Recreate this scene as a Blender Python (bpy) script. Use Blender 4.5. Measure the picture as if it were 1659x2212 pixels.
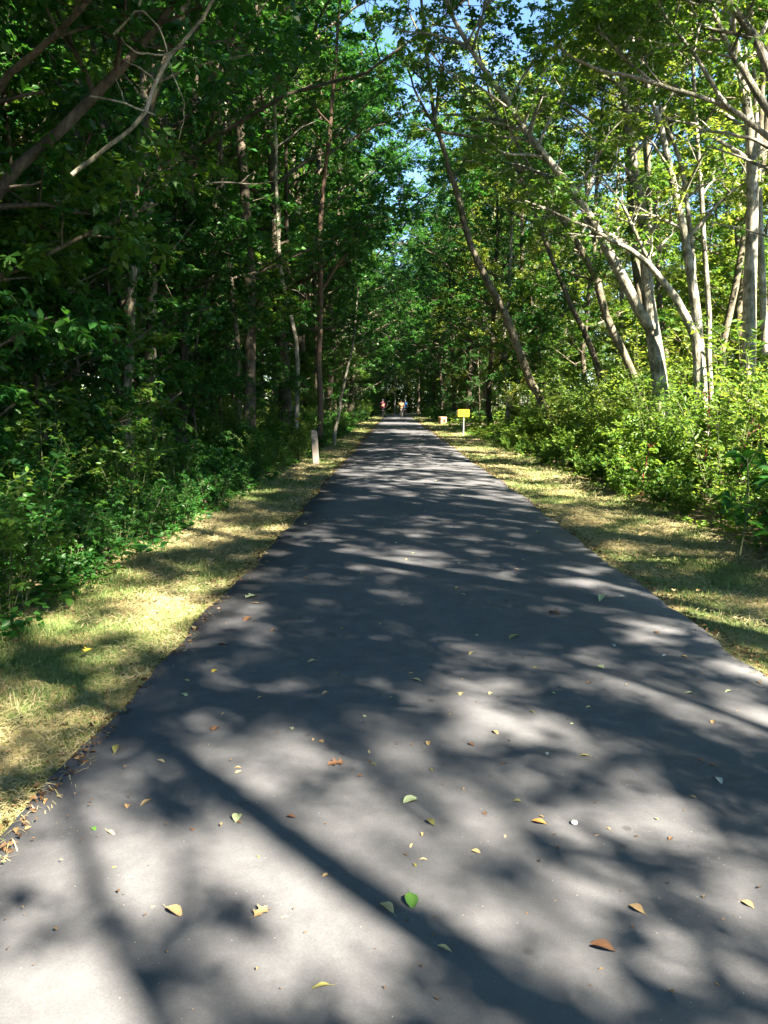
import bpy, bmesh, math, random
import numpy as np
from mathutils import Vector, Matrix, Euler

for o in list(bpy.data.objects):
    bpy.data.objects.remove(o)
SC = bpy.context.scene
COL = SC.collection
R = math.radians

# ------------------------------------------------------------------ camera, sky, sun, exposure
FPX, CX, CY = 1661.0, 829.5, 1106.0          # focal length and centre of the 1659 x 2212 picture
CAM_H = 1.35
cam_d = bpy.data.cameras.new('camera')
cam_d.sensor_width = 36.0
cam_d.lens = FPX / 2212.0 * 36.0
cam_d.clip_start, cam_d.clip_end = 0.05, 2000.0
cam = bpy.data.objects.new('camera', cam_d)
COL.objects.link(cam)
cam.location = (0, 0, CAM_H)
cam.rotation_euler = Euler((R(90 - 7.95), 0, R(0.74)), 'XYZ')
SC.camera = cam
CAM_M = cam.rotation_euler.to_matrix()

SUN_EL, SUN_AZ = 42.0, 138.0                 # azimuth clockwise from +Y
to_sun = Vector((math.sin(R(SUN_AZ)) * math.cos(R(SUN_EL)), math.cos(R(SUN_AZ)) * math.cos(R(SUN_EL)), math.sin(R(SUN_EL))))
world = bpy.data.worlds.new('World')
SC.world = world
world.use_nodes = True
wn = world.node_tree.nodes
sky = wn.new('ShaderNodeTexSky')
sky.sky_type = 'NISHITA'
sky.sun_disc = False
sky.sun_elevation = R(SUN_EL)
sky.sun_rotation = R(SUN_AZ)
sky.air_density, sky.dust_density, sky.ozone_density = 1.0, 0.1, 6.0
bg = wn['Background']
bg.inputs['Strength'].default_value = 0.05
world.node_tree.links.new(sky.outputs[0], bg.inputs['Color'])
sun_d = bpy.data.lights.new('sun', 'SUN')
sun_d.energy = 5.0
sun_d.angle = R(0.53)
sun_d.color = (1.0, 0.88, 0.69)
sun = bpy.data.objects.new('sun', sun_d)
COL.objects.link(sun)
sun.rotation_euler = to_sun.to_track_quat('Z', 'Y').to_euler()
SC.view_settings.view_transform = 'Standard'
SC.view_settings.look = 'None'
SC.view_settings.exposure = 3.2
SC.view_settings.gamma = 1.0
SC.view_settings.use_curve_mapping = False
cy = SC.cycles
cy.debug_use_spatial_splits = True
cy.max_bounces = 4
cy.diffuse_bounces = 1
cy.glossy_bounces = 2
cy.transmission_bounces = 2
cy.transparent_max_bounces = 4
cy.caustics_reflective = False
cy.caustics_refractive = False
cy.sample_clamp_indirect = 4.0

# ------------------------------------------------------------------ helpers
def ray(px, py):
    return CAM_M @ Vector(((px - CX) / FPX, -(py - CY) / FPX, -1.0))
def at(px, py, Y):
    d = ray(px, py)
    return np.array(cam.location + d * (Y / d.y))
def on_ground(px, py, z=0.03):
    d = ray(px, py)
    return np.array(cam.location + d * ((z - CAM_H) / d.z))

def mesh_np(name, V, F, mats, tint=None, smooth=False, mat_idx=None):
    V = np.asarray(V, np.float32)
    F = np.asarray(F, np.int32)
    k = F.shape[1]
    me = bpy.data.meshes.new(name)
    me.vertices.add(len(V)); me.vertices.foreach_set('co', V.ravel())
    me.loops.add(F.size); me.loops.foreach_set('vertex_index', F.ravel())
    me.polygons.add(len(F)); me.polygons.foreach_set('loop_start', np.arange(0, F.size, k, dtype=np.int32))
    if smooth:
        me.polygons.foreach_set('use_smooth', np.ones(len(F), bool))
    if mat_idx is not None:
        me.polygons.foreach_set('material_index', np.asarray(mat_idx, np.int32))
    if tint is not None:
        a = me.attributes.new('tint', 'FLOAT', 'POINT')
        a.data.foreach_set('value', np.asarray(tint, np.float32))
    for m in (mats if isinstance(mats, (list, tuple)) else [mats]):
        me.materials.append(m)
    me.update(calc_edges=True)
    return me

def obj(name, me, parent=None, loc=None):
    o = bpy.data.objects.new(name, me)
    COL.objects.link(o)
    if parent is not None: o.parent = parent
    if loc is not None: o.location = loc
    return o
def empty(name, loc=(0, 0, 0), rz=0.0):
    o = bpy.data.objects.new(name, None)
    o.empty_display_size = 0.2
    COL.objects.link(o)
    o.location = loc; o.rotation_euler = (0, 0, rz)
    return o
def tag(o, label=None, cat=None, group=None, kind=None):
    if label: o['label'] = label
    if cat: o['category'] = cat
    if group: o['group'] = group
    if kind: o['kind'] = kind
    return o
def copy_tree(o, parent=None):
    c = o.copy(); COL.objects.link(c); c.parent = parent
    for ch in o.children:
        copy_tree(ch, c)
    return c

class MB:
    """collects quads and triangles (all stored as quads / tris in one bmesh-free list)"""
    def __init__(s): s.v, s.f, s.m = [], [], []
    def add(s, V, F, m=0):
        n = len(s.v); s.v += [tuple(map(float, p)) for p in V]
        s.f += [tuple(int(i) + n for i in f) for f in F]; s.m += [m] * len(F)
        return s
    def box(s, c, d, rot=None, m=0, taper=1.0):
        x, y, z = d[0] / 2, d[1] / 2, d[2] / 2
        V = [Vector((sx * x * (taper if sz > 0 else 1), sy * y * (taper if sz > 0 else 1), sz * z)) for sz in (-1, 1) for sy in (-1, 1) for sx in (-1, 1)]
        if rot: V = [Euler(rot).to_matrix() @ v for v in V]
        V = [v + Vector(c) for v in V]
        return s.add(V, [(0, 2, 3, 1), (4, 5, 7, 6), (0, 1, 5, 4), (2, 6, 7, 3), (0, 4, 6, 2), (1, 3, 7, 5)], m)
    def tube(s, P, r, n=8, m=0, closed=False):
        V, F = tube(np.array(P, float), np.full(len(P), r, float) if np.isscalar(r) else np.array(r, float), n, caps=not closed, closed=closed)
        return s.add(V, F, m)
    def build(s, name, mats, parent=None, smooth=False, bevel=0.0):
        me = bpy.data.meshes.new(name)
        me.from_pydata(s.v, [], s.f)
        for mt in (mats if isinstance(mats, (list, tuple)) else [mats]): me.materials.append(mt)
        me.polygons.foreach_set('material_index', s.m)
        if bevel:
            bm = bmesh.new(); bm.from_mesh(me)
            bmesh.ops.bevel(bm, geom=list(bm.edges), offset=bevel, segments=2, affect='EDGES', profile=0.5)
            bm.to_mesh(me); bm.free()
        if smooth: me.polygons.foreach_set('use_smooth', [True] * len(me.polygons))
        me.update()
        return obj(name, me, parent)

def tube(P, r, n=6, caps=False, closed=False):
    P = np.asarray(P, float); K = len(P)
    T = np.roll(P, -1, 0) - np.roll(P, 1, 0)
    if not closed:
        T[0] = P[1] - P[0]; T[-1] = P[-1] - P[-2]
    T /= np.linalg.norm(T, axis=1)[:, None] + 1e-9
    ref = np.array([0.31, 0.95, 0.05]) if abs(T[:, 2]).mean() > 0.6 else np.array([0.05, 0.06, 1.0])
    A = np.cross(T, ref); A /= np.linalg.norm(A, axis=1)[:, None] + 1e-9
    B = np.cross(T, A)
    th = np.linspace(0, 2 * np.pi, n, endpoint=False)
    V = P[:, None, :] + r[:, None, None] * (np.cos(th)[None, :, None] * A[:, None, :] + np.sin(th)[None, :, None] * B[:, None, :])
    V = V.reshape(-1, 3)
    i = np.arange(K if closed else K - 1)[:, None]; j = np.arange(n)[None, :]
    i2 = (i + 1) % K; j2 = (j + 1) % n
    F = np.stack([i * n + j, i2 * n + j, i2 * n + j2, i * n + j2], -1).reshape(-1, 4)
    if caps:
        F = [tuple(f) for f in F] + [tuple(range(n))[::-1], tuple((K - 1) * n + k for k in range(n))]
    return V, F

# ------------------------------------------------------------------ materials
def new_mat(name):
    m = bpy.data.materials.new(name); m.use_nodes = True
    nt = m.node_tree
    return m, nt.nodes, nt.links, nt.nodes['Principled BSDF']
def ramp(n, stops, interp='LINEAR'):
    r = n.new('ShaderNodeValToRGB'); cr = r.color_ramp; cr.interpolation = interp
    while len(cr.elements) < len(stops): cr.elements.new(0.5)
    for e, (p, c) in zip(cr.elements, stops):
        e.position = p; e.color = (*c, 1)
    return r
def noise(n, l, scale, detail=4, vec=None, rough=0.55):
    t = n.new('ShaderNodeTexNoise'); t.inputs['Scale'].default_value = scale
    t.inputs['Detail'].default_value = detail; t.inputs['Roughness'].default_value = rough
    if vec is not None: l.new(vec, t.inputs['Vector'])
    return t
def plain(name, col, rough=0.6, metal=0.0, var=0.12, scale=30, bump=0.0):
    m, n, l, b = new_mat(name)
    tc = n.new('ShaderNodeTexCoord')
    t = noise(n, l, scale, 4, tc.outputs['Object'])
    r = ramp(n, [(0.25, tuple(c * (1 - var) for c in col)), (0.75, tuple(min(1, c * (1 + var)) for c in col))])
    l.new(t.outputs['Fac'], r.inputs[0]); l.new(r.outputs[0], b.inputs['Base Color'])
    b.inputs['Roughness'].default_value = rough; b.inputs['Metallic'].default_value = metal
    if bump:
        bp = n.new('ShaderNodeBump'); bp.inputs['Strength'].default_value = bump; bp.inputs['Distance'].default_value = 0.01
        l.new(t.outputs['Fac'], bp.inputs['Height']); l.new(bp.outputs[0], b.inputs['Normal'])
    return m

def leaf_mat(name, stops, trans=0.45, tcol=(0.32, 0.55, 0.04), rough=0.42, objvar=0.25):
    m, n, l, b = new_mat(name)
    a = n.new('ShaderNodeAttribute'); a.attribute_name = 'tint'
    oi = n.new('ShaderNodeObjectInfo')
    mm = n.new('ShaderNodeMath'); mm.operation = 'MULTIPLY_ADD'
    l.new(oi.outputs['Random'], mm.inputs[0]); mm.inputs[1].default_value = objvar
    l.new(a.outputs['Fac'], mm.inputs[2])
    sb = n.new('ShaderNodeMath'); sb.operation = 'SUBTRACT'; l.new(mm.outputs[0], sb.inputs[0]); sb.inputs[1].default_value = objvar / 2
    r = ramp(n, stops); l.new(sb.outputs[0], r.inputs[0])
    l.new(r.outputs[0], b.inputs['Base Color'])
    b.inputs['Roughness'].default_value = rough
    b.inputs['Specular IOR Level'].default_value = 0.35
    t = n.new('ShaderNodeBsdfTranslucent')
    mx = n.new('ShaderNodeMix'); mx.data_type = 'RGBA'; mx.blend_type = 'MULTIPLY'; mx.inputs[0].default_value = 1.0
    sc = n.new('ShaderNodeMix'); sc.data_type = 'RGBA'; sc.inputs[0].default_value = 0.55
    l.new(r.outputs[0], sc.inputs[6]); sc.inputs[7].default_value = (*tcol, 1)
    l.new(sc.outputs[2], t.inputs['Color'])
    ms = n.new('ShaderNodeMixShader'); ms.inputs[0].default_value = trans
    l.new(b.outputs[0], ms.inputs[1]); l.new(t.outputs[0], ms.inputs[2])
    l.new(ms.outputs[0], n['Material Output'].inputs['Surface'])
    n.remove(mx)
    return m

def bark_mat(name, c0, c1, c2, scale=6.0, bump=0.6):
    m, n, l, b = new_mat(name)
    tc = n.new('ShaderNodeTexCoord')
    mp = n.new('ShaderNodeMapping'); mp.inputs['Scale'].default_value = (1, 1, 0.22)
    l.new(tc.outputs['Object'], mp.inputs['Vector'])
    t1 = noise(n, l, scale * 5, 6, mp.outputs[0], 0.65)
    t2 = noise(n, l, scale * 0.55, 5, tc.outputs['Object'], 0.65)
    r1 = ramp(n, [(0.3, c0), (0.5, c1), (0.72, c2)]); l.new(t1.outputs['Fac'], r1.inputs[0])
    r2 = ramp(n, [(0.42, (0.34, 0.36, 0.30)), (0.52, (0.75, 0.76, 0.7)), (0.62, (1, 1, 1))]); l.new(t2.outputs['Fac'], r2.inputs[0])
    mx = n.new('ShaderNodeMix'); mx.data_type = 'RGBA'; mx.blend_type = 'MULTIPLY'; mx.inputs[0].default_value = 1
    l.new(r1.outputs[0], mx.inputs[6]); l.new(r2.outputs[0], mx.inputs[7]); l.new(mx.outputs[2], b.inputs['Base Color'])
    b.inputs['Roughness'].default_value = 0.85
    bp = n.new('ShaderNodeBump'); bp.inputs['Strength'].default_value = bump; bp.inputs['Distance'].default_value = 0.03
    l.new(t1.outputs['Fac'], bp.inputs['Height']); l.new(bp.outputs[0], b.inputs['Normal'])
    return m

def asphalt_mat():
    m, n, l, b = new_mat('asphalt')
    tc = n.new('ShaderNodeTexCoord'); v = tc.outputs['Object']
    big = noise(n, l, 0.7, 4, v); fine = noise(n, l, 160, 3, v, 0.7)
    mid = noise(n, l, 9, 5, v, 0.6)
    r1 = ramp(n, [(0.3, (0.090, 0.094, 0.106)), (0.7, (0.117, 0.120, 0.132))]); l.new(big.outputs['Fac'], r1.inputs[0])
    r2 = ramp(n, [(0.3, (0.87, 0.87, 0.87)), (0.7, (1.11, 1.11, 1.11))]); l.new(fine.outputs['Fac'], r2.inputs[0])
    r3 = ramp(n, [(0.35, (0.86, 0.86, 0.87)), (0.65, (1.1, 1.1, 1.1))]); l.new(mid.outputs['Fac'], r3.inputs[0])
    m1 = n.new('ShaderNodeMix'); m1.data_type = 'RGBA'; m1.blend_type = 'MULTIPLY'; m1.inputs[0].default_value = 1
    l.new(r1.outputs[0], m1.inputs[6]); l.new(r2.outputs[0], m1.inputs[7])
    m2 = n.new('ShaderNodeMix'); m2.data_type = 'RGBA'; m2.blend_type = 'MULTIPLY'; m2.inputs[0].default_value = 1
    l.new(m1.outputs[2], m2.inputs[6]); l.new(r3.outputs[0], m2.inputs[7])
    # pale aggregate chips and small dark oil spots
    vo = n.new('ShaderNodeTexVoronoi'); vo.inputs['Scale'].default_value = 38; l.new(v, vo.inputs['Vector'])
    r4 = ramp(n, [(0.045, (1, 1, 1)), (0.075, (0, 0, 0))]); l.new(vo.outputs['Distance'], r4.inputs[0])
    sel = n.new('ShaderNodeSeparateColor'); l.new(vo.outputs['Color'], sel.inputs[0])
    gt = n.new('ShaderNodeMath'); gt.operation = 'GREATER_THAN'; gt.inputs[1].default_value = 0.72; l.new(sel.outputs[0], gt.inputs[0])
    mu = n.new('ShaderNodeMath'); mu.operation = 'MULTIPLY'; l.new(r4.outputs[0], mu.inputs[0]); l.new(gt.outputs[0], mu.inputs[1])
    m3 = n.new('ShaderNodeMix'); m3.data_type = 'RGBA'; l.new(mu.outputs[0], m3.inputs[0])
    l.new(m2.outputs[2], m3.inputs[6]); m3.inputs[7].default_value = (0.36, 0.34, 0.31, 1)
    vo2 = n.new('ShaderNodeTexVoronoi'); vo2.inputs['Scale'].default_value = 5.5; l.new(v, vo2.inputs['Vector'])
    r5 = ramp(n, [(0.06, (1, 1, 1)), (0.12, (0, 0, 0))]); l.new(vo2.outputs['Distance'], r5.inputs[0])
    sel2 = n.new('ShaderNodeSeparateColor'); l.new(vo2.outputs['Color'], sel2.inputs[0])
    gt2 = n.new('ShaderNodeMath'); gt2.operation = 'GREATER_THAN'; gt2.inputs[1].default_value = 0.75; l.new(sel2.outputs[0], gt2.inputs[0])
    mu2 = n.new('ShaderNodeMath'); mu2.operation = 'MULTIPLY'; l.new(r5.outputs[0], mu2.inputs[0]); l.new(gt2.outputs[0], mu2.inputs[1])
    mu3 = n.new('ShaderNodeMath'); mu3.operation = 'MULTIPLY'; l.new(mu2.outputs[0], mu3.inputs[0]); mu3.inputs[1].default_value = 0.55
    m4 = n.new('ShaderNodeMix'); m4.data_type = 'RGBA'; l.new(mu3.outputs[0], m4.inputs[0])
    l.new(m3.outputs[2], m4.inputs[6]); m4.inputs[7].default_value = (0.03, 0.03, 0.032, 1)
    l.new(m4.outputs[2], b.inputs['Base Color'])
    b.inputs['Roughness'].default_value = 0.8
    b.inputs['Specular IOR Level'].default_value = 0.15
    bp = n.new('ShaderNodeBump'); bp.inputs['Strength'].default_value = 0.2; bp.inputs['Distance'].default_value = 0.003
    l.new(fine.outputs['Fac'], bp.inputs['Height']); l.new(bp.outputs[0], b.inputs['Normal'])
    return m

def ground_mat():
    m, n, l, b = new_mat('forest_floor')
    tc = n.new('ShaderNodeTexCoord'); v = tc.outputs['Object']
    a = noise(n, l, 14, 6, v, 0.7); c = noise(n, l, 1.6, 3, v)
    # woodland soil and old leaves
    rs = ramp(n, [(0.3, (0.045, 0.035, 0.02)), (0.5, (0.10, 0.075, 0.04)), (0.7, (0.21, 0.15, 0.08))]); l.new(a.outputs['Fac'], rs.inputs[0])
    # dry thatch and mown grass along the path
    rt = ramp(n, [(0.3, (0.16, 0.12, 0.055)), (0.5, (0.33, 0.26, 0.12)), (0.72, (0.48, 0.40, 0.20))]); l.new(a.outputs['Fac'], rt.inputs[0])
    rg = ramp(n, [(0.3, (0.05, 0.08, 0.02)), (0.7, (0.14, 0.19, 0.05))]); l.new(a.outputs['Fac'], rg.inputs[0])
    rc = ramp(n, [(0.44, (0, 0, 0)), (0.58, (1, 1, 1))]); l.new(c.outputs['Fac'], rc.inputs[0])
    mg = n.new('ShaderNodeMix'); mg.data_type = 'RGBA'; l.new(rc.outputs[0], mg.inputs[0]); l.new(rt.outputs[0], mg.inputs[6]); l.new(rg.outputs[0], mg.inputs[7])
    sp = n.new('ShaderNodeSeparateXYZ'); l.new(v, sp.inputs[0])
    ad = n.new('ShaderNodeMath'); ad.operation = 'SUBTRACT'; l.new(sp.outputs[0], ad.inputs[0]); ad.inputs[1].default_value = 0.4
    ab = n.new('ShaderNodeMath'); ab.operation = 'ABSOLUTE'; l.new(ad.outputs[0], ab.inputs[0])
    wob = n.new('ShaderNodeMath'); wob.operation = 'MULTIPLY_ADD'; l.new(c.outputs['Fac'], wob.inputs[0]); wob.inputs[1].default_value = 1.2; l.new(ab.outputs[0], wob.inputs[2])
    mr = n.new('ShaderNodeMapRange'); mr.inputs[1].default_value = 3.2; mr.inputs[2].default_value = 3.7; l.new(wob.outputs[0], mr.inputs[0])
    mf = n.new('ShaderNodeMix'); mf.data_type = 'RGBA'; l.new(mr.outputs[0], mf.inputs[0]); l.new(mg.outputs[2], mf.inputs[6]); l.new(rs.outputs[0], mf.inputs[7])
    l.new(mf.outputs[2], b.inputs['Base Color']); b.inputs['Roughness'].default_value = 0.95
    bp = n.new('ShaderNodeBump'); bp.inputs['Strength'].default_value = 0.8; bp.inputs['Distance'].default_value = 0.03
    l.new(a.outputs['Fac'], bp.inputs['Height']); l.new(bp.outputs[0], b.inputs['Normal'])
    return m

M = {}
M['asphalt'] = asphalt_mat()
M['ground'] = ground_mat()
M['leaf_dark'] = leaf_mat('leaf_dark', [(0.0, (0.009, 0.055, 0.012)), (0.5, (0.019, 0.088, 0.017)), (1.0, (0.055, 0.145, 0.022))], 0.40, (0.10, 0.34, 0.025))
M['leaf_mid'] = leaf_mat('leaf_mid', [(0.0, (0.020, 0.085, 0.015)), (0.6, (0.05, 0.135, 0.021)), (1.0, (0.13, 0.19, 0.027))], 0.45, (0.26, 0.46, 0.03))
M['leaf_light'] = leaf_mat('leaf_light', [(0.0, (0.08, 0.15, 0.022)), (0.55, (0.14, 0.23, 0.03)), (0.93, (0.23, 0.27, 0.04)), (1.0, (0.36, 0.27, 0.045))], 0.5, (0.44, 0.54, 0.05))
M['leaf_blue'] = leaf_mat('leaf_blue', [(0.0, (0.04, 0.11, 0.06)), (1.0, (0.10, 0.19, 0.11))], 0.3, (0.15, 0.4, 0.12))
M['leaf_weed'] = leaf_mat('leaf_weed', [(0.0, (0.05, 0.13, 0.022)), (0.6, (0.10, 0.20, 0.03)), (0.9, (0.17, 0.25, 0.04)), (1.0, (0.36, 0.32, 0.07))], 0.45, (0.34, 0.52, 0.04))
M['grass'] = leaf_mat('grass_blade', [(0.0, (0.40, 0.34, 0.22)), (0.35, (0.33, 0.29, 0.15)), (0.6, (0.17, 0.22, 0.07)), (1.0, (0.085, 0.16, 0.045))], 0.25, (0.32, 0.38, 0.09), 0.55, 0.0)
M['litter'] = leaf_mat('dead_leaf', [(0.0, (0.04, 0.024, 0.014)), (0.4, (0.09, 0.053, 0.027)), (0.8, (0.17, 0.10, 0.05)), (1.0, (0.32, 0.24, 0.12))], 0.2, (0.5, 0.28, 0.08), 0.6, 0.0)
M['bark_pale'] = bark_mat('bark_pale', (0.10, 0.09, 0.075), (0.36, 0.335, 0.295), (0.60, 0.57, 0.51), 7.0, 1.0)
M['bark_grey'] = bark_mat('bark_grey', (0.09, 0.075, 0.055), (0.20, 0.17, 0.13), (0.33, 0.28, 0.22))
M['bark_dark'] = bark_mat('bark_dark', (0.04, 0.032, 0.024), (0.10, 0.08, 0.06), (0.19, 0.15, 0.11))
M['dead_wood'] = bark_mat('dead_wood', (0.22, 0.19, 0.15), (0.38, 0.34, 0.28), (0.52, 0.47, 0.40), 10)
M['stem_red'] = plain('red_stem', (0.15, 0.022, 0.03), 0.5)
M['stem_green'] = plain('green_stem', (0.07, 0.085, 0.03), 0.7)

# ------------------------------------------------------------------ ground and path
PX0, PX1, PZ = -1.17, 1.85, 0.03
def bend(y):
    y = np.asarray(y, float)
    return np.where(y > 95, (y - 95) ** 2 * 0.004, 0.0)
def gz(x, y):
    x = np.asarray(x, float) - bend(y); y = np.asarray(y, float)
    left = np.clip((-x - 1.9) / 3.0, 0, 1); right = np.clip((x - 2.8) / 4.0, 0, 1)
    n = 0.05 * np.sin(x * 1.3 + y * 0.7) + 0.04 * np.sin(x * 0.6 - y * 1.1 + 2) + 0.03 * np.sin(2.3 * y + x)
    return -0.22 * left * left * (3 - 2 * left) + 0.18 * right * right * (3 - 2 * right) + n * np.clip(left + right, 0, 1) + 0.008 * np.sin(x * 5 + y * 3)

def build_ground():
    xs = np.concatenate([np.linspace(-300, -40, 14)[:-1], np.linspace(-40, -6, 40)[:-1], np.linspace(-6, 7, 66), np.linspace(7, 40, 40)[1:], np.linspace(40, 300, 14)[1:]])
    ys = np.concatenate([np.linspace(-120, -12, 20)[:-1], np.linspace(-12, 30, 120), np.linspace(30, 160, 130)[1:], np.linspace(160, 480, 20)[1:]])
    X, Y = np.meshgrid(xs, ys)
    Z = gz(X, Y)
    V = np.stack([X, Y, Z], -1).reshape(-1, 3)
    nx = len(xs); i = np.arange(len(ys) - 1)[:, None]; j = np.arange(nx - 1)[None]
    F = np.stack([i * nx + j, i * nx + j + 1, (i + 1) * nx + j + 1, (i + 1) * nx + j], -1).reshape(-1, 4)
    tag(obj('ground', mesh_np('ground', V, F, M['ground'], smooth=True)), kind='structure', label='leaf-strewn woodland ground with mown dry verges beside the path')
    # asphalt strip with a slightly wandering edge, a crown and real sides
    ys = np.concatenate([np.arange(-30, 30, 0.15), np.arange(30, 170, 0.6)])
    rng = np.random.default_rng(5)
    def wob(seed):
        r = np.random.default_rng(seed)
        return sum(a * np.sin(ys * f + r.uniform(0, 6.3)) for a, f in ((0.035, 0.5), (0.02, 2.3), (0.014, 6.1))) + r.normal(0, 0.008, len(ys))
    b = bend(ys); e0 = PX0 + b + wob(1); e1 = PX1 + b + wob(2)
    t = np.linspace(0, 1, 9)
    rows = []
    for k in range(len(t)):
        x = e0 + (e1 - e0) * t[k]
        rows.append(np.stack([x, ys, np.full_like(x, PZ + 0.02 * (1 - (2 * t[k] - 1) ** 2))], -1))
    rows = [rows[0] + np.array([-0.02, 0, -0.10])] + rows + [rows[-1] + np.array([0.02, 0, -0.10])]
    V = np.stack(rows, 1).reshape(-1, 3); nx = len(rows)
    i = np.arange(len(ys) - 1)[:, None]; j = np.arange(nx - 1)[None]
    F = np.stack([i * nx + j, i * nx + j + 1, (i + 1) * nx + j + 1, (i + 1) * nx + j], -1).reshape(-1, 4)
    tag(obj('path', mesh_np('path', V, F, M['asphalt'])), kind='structure', label='dark asphalt cycle path running straight into the wood')
build_ground()

# ------------------------------------------------------------------ plant building blocks
def unit(a): return a / (np.linalg.norm(a, axis=-1, keepdims=True) + 1e-9)

def leaf_mesh(rng, P, D, N, L, wid=0.5, seg=1, fold=0.18, tint=None):
    """P base points, D directions, N normals, L lengths -> verts, faces, tint"""
    n = len(P)
    D = unit(D); S = unit(np.cross(D, N)); N = np.cross(S, D)
    L = np.asarray(L)[:, None]; W = L * wid * 0.5
    up = N * L * fold
    if seg == 1:
        m = P + D * L * 0.45
        V = np.stack([P, m + S * W + up * .5, P + D * L, m - S * W + up * .5], 1)
        base = np.arange(n)[:, None] * 4
        F = np.concatenate([base + [0, 1, 2], base + [0, 2, 3]], 0); k = 4
    else:
        a = P + D * L * 0.28; b = P + D * L * 0.66 - N * L * 0.03
        tip = P + D * L - N * L * 0.12
        V = np.stack([P, a + S * W * .95 + up * .5, b + S * W * .75 + up * .35, tip, b - S * W * .75 + up * .35, a - S * W * .95 + up * .5], 1)
        base = np.arange(n)[:, None] * 6
        F = np.concatenate([base + [0, 1, 2], base + [0, 2, 3], base + [0, 3, 4], base + [0, 4, 5]], 0); k = 6
    t = rng.random(n) if tint is None else tint
    return V.reshape(-1, 3), F, np.repeat(t, k)

def poly_sample(P, s):
    P = np.asarray(P, float); seg = np.linalg.norm(np.diff(P, axis=0), axis=1); c = np.concatenate([[0], np.cumsum(seg)]); c /= c[-1]
    i = np.clip(np.searchsorted(c, s) - 1, 0, len(P) - 2)
    f = ((s - c[i]) / (c[i + 1] - c[i] + 1e-9))[:, None]
    return P[i] * (1 - f) + P[i + 1] * f, unit(P[i + 1] - P[i]), i, f[:, 0]

def side_branches(rng, P, Rr, s0, s1, n, length, up=0.25, fwd=0.55, K=5, curl=0.12, bias=None):
    """n branches leaving polyline P between fractions s0..s1 -> (n,K,3), base radii"""
    s = np.sort(rng.uniform(s0, s1, n)); B0, T, i, f = poly_sample(P, s)
    r = (np.asarray(Rr)[i] * (1 - f) + np.asarray(Rr)[i + 1] * f)
    az = np.arange(n) * 2.4 + rng.uniform(0, 1.2, n)
    h = np.stack([np.cos(az), np.sin(az), rng.uniform(-0.15, 0.35, n)], -1)
    h = h - T * np.sum(h * T, -1, keepdims=True) * 0.7
    D = unit(unit(h) + T * fwd + np.array([0, 0, up]))
    if bias is not None: D = unit(D + np.asarray(bias))
    L = length * rng.uniform(0.6, 1.15, n) * (1.08 - 0.45 * (s - s0) / (s1 - s0 + 1e-9))
    t = np.linspace(0, 1, K)[None, :, None]
    side = unit(rng.normal(0, 1, (n, 3)) * [1, 1, 0.5])
    B = B0[:, None] + D[:, None] * L[:, None, None] * t + side[:, None] * (L[:, None, None] * curl * t * t) + rng.normal(0, 0.025, (n, K, 3)) * L[:, None, None] * t
    B[:, :, 2] -= (0.10 * L)[:, None] * (t[:, :, 0] ** 2)
    return B, np.minimum(r * 0.6, 0.012 + 0.020 * L)

def sub_from(rng, B, r, per, length, K=4, up=0.1):
    n, k, _ = B.shape
    s = rng.uniform(0.18, 1.0, (n, per)) * (k - 1); i = np.minimum(s.astype(int), k - 2); f = (s - i)[..., None]
    rows = np.arange(n)[:, None]
    P0 = B[rows, i] * (1 - f) + B[rows, i + 1] * f; T = unit(B[rows, i + 1] - B[rows, i])
    Lb = np.linalg.norm(B[:, -1] - B[:, 0], axis=1)[:, None]
    rr = (r[:, None] * (1 - 0.8 * s / (k - 1)) * 0.6).reshape(-1)
    Rn = rng.normal(0, 1, (n, per, 3)) * [1, 1, 0.45]
    D = unit(unit(Rn) + T * 0.7 + [0, 0, up]).reshape(-1, 3)
    L = (length * rng.uniform(0.5, 1.2, (n, per)) * (0.5 + 0.5 * np.minimum(1, Lb / 2.5))).reshape(-1)
    t = np.linspace(0, 1, K)[None, :, None]
    S = P0.reshape(-1, 1, 3) + D[:, None] * L[:, None, None] * t + rng.normal(0, 0.04, (n * per, K, 3)) * L[:, None, None] * t
    S[:, :, 2] -= (0.16 * L)[:, None] * (t[:, :, 0] ** 2)
    return S, np.maximum(rr, 0.003)

def tubes_batch(B, r, n=3, taper=0.25):
    """many polylines of the same number of points"""
    m, K, _ = B.shape
    if m == 0: return np.zeros((0, 3)), np.zeros((0, 4), int)
    T = np.empty_like(B); T[:, 1:-1] = B[:, 2:] - B[:, :-2]; T[:, 0] = B[:, 1] - B[:, 0]; T[:, -1] = B[:, -1] - B[:, -2]
    T = unit(T); A = unit(np.cross(T, np.array([0.13, 0.21, 0.97]))); C = np.cross(T, A)
    th = np.linspace(0, 2 * np.pi, n, endpoint=False)
    rad = r[:, None] * np.linspace(1, taper, K)[None]
    V = B[:, :, None] + rad[:, :, None, None] * (np.cos(th)[:, None] * A[:, :, None] + np.sin(th)[:, None] * C[:, :, None])
    a = (np.arange(m) * K * n)[:, None, None]; i = np.arange(K - 1)[None, :, None]; j = np.arange(n)[None, None]
    j2 = (j + 1) % n
    F = np.stack([a + i * n + j, a + (i + 1) * n + j, a + (i + 1) * n + j2, a + i * n + j2], -1).reshape(-1, 4)
    return V.reshape(-1, 3), F

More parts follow.
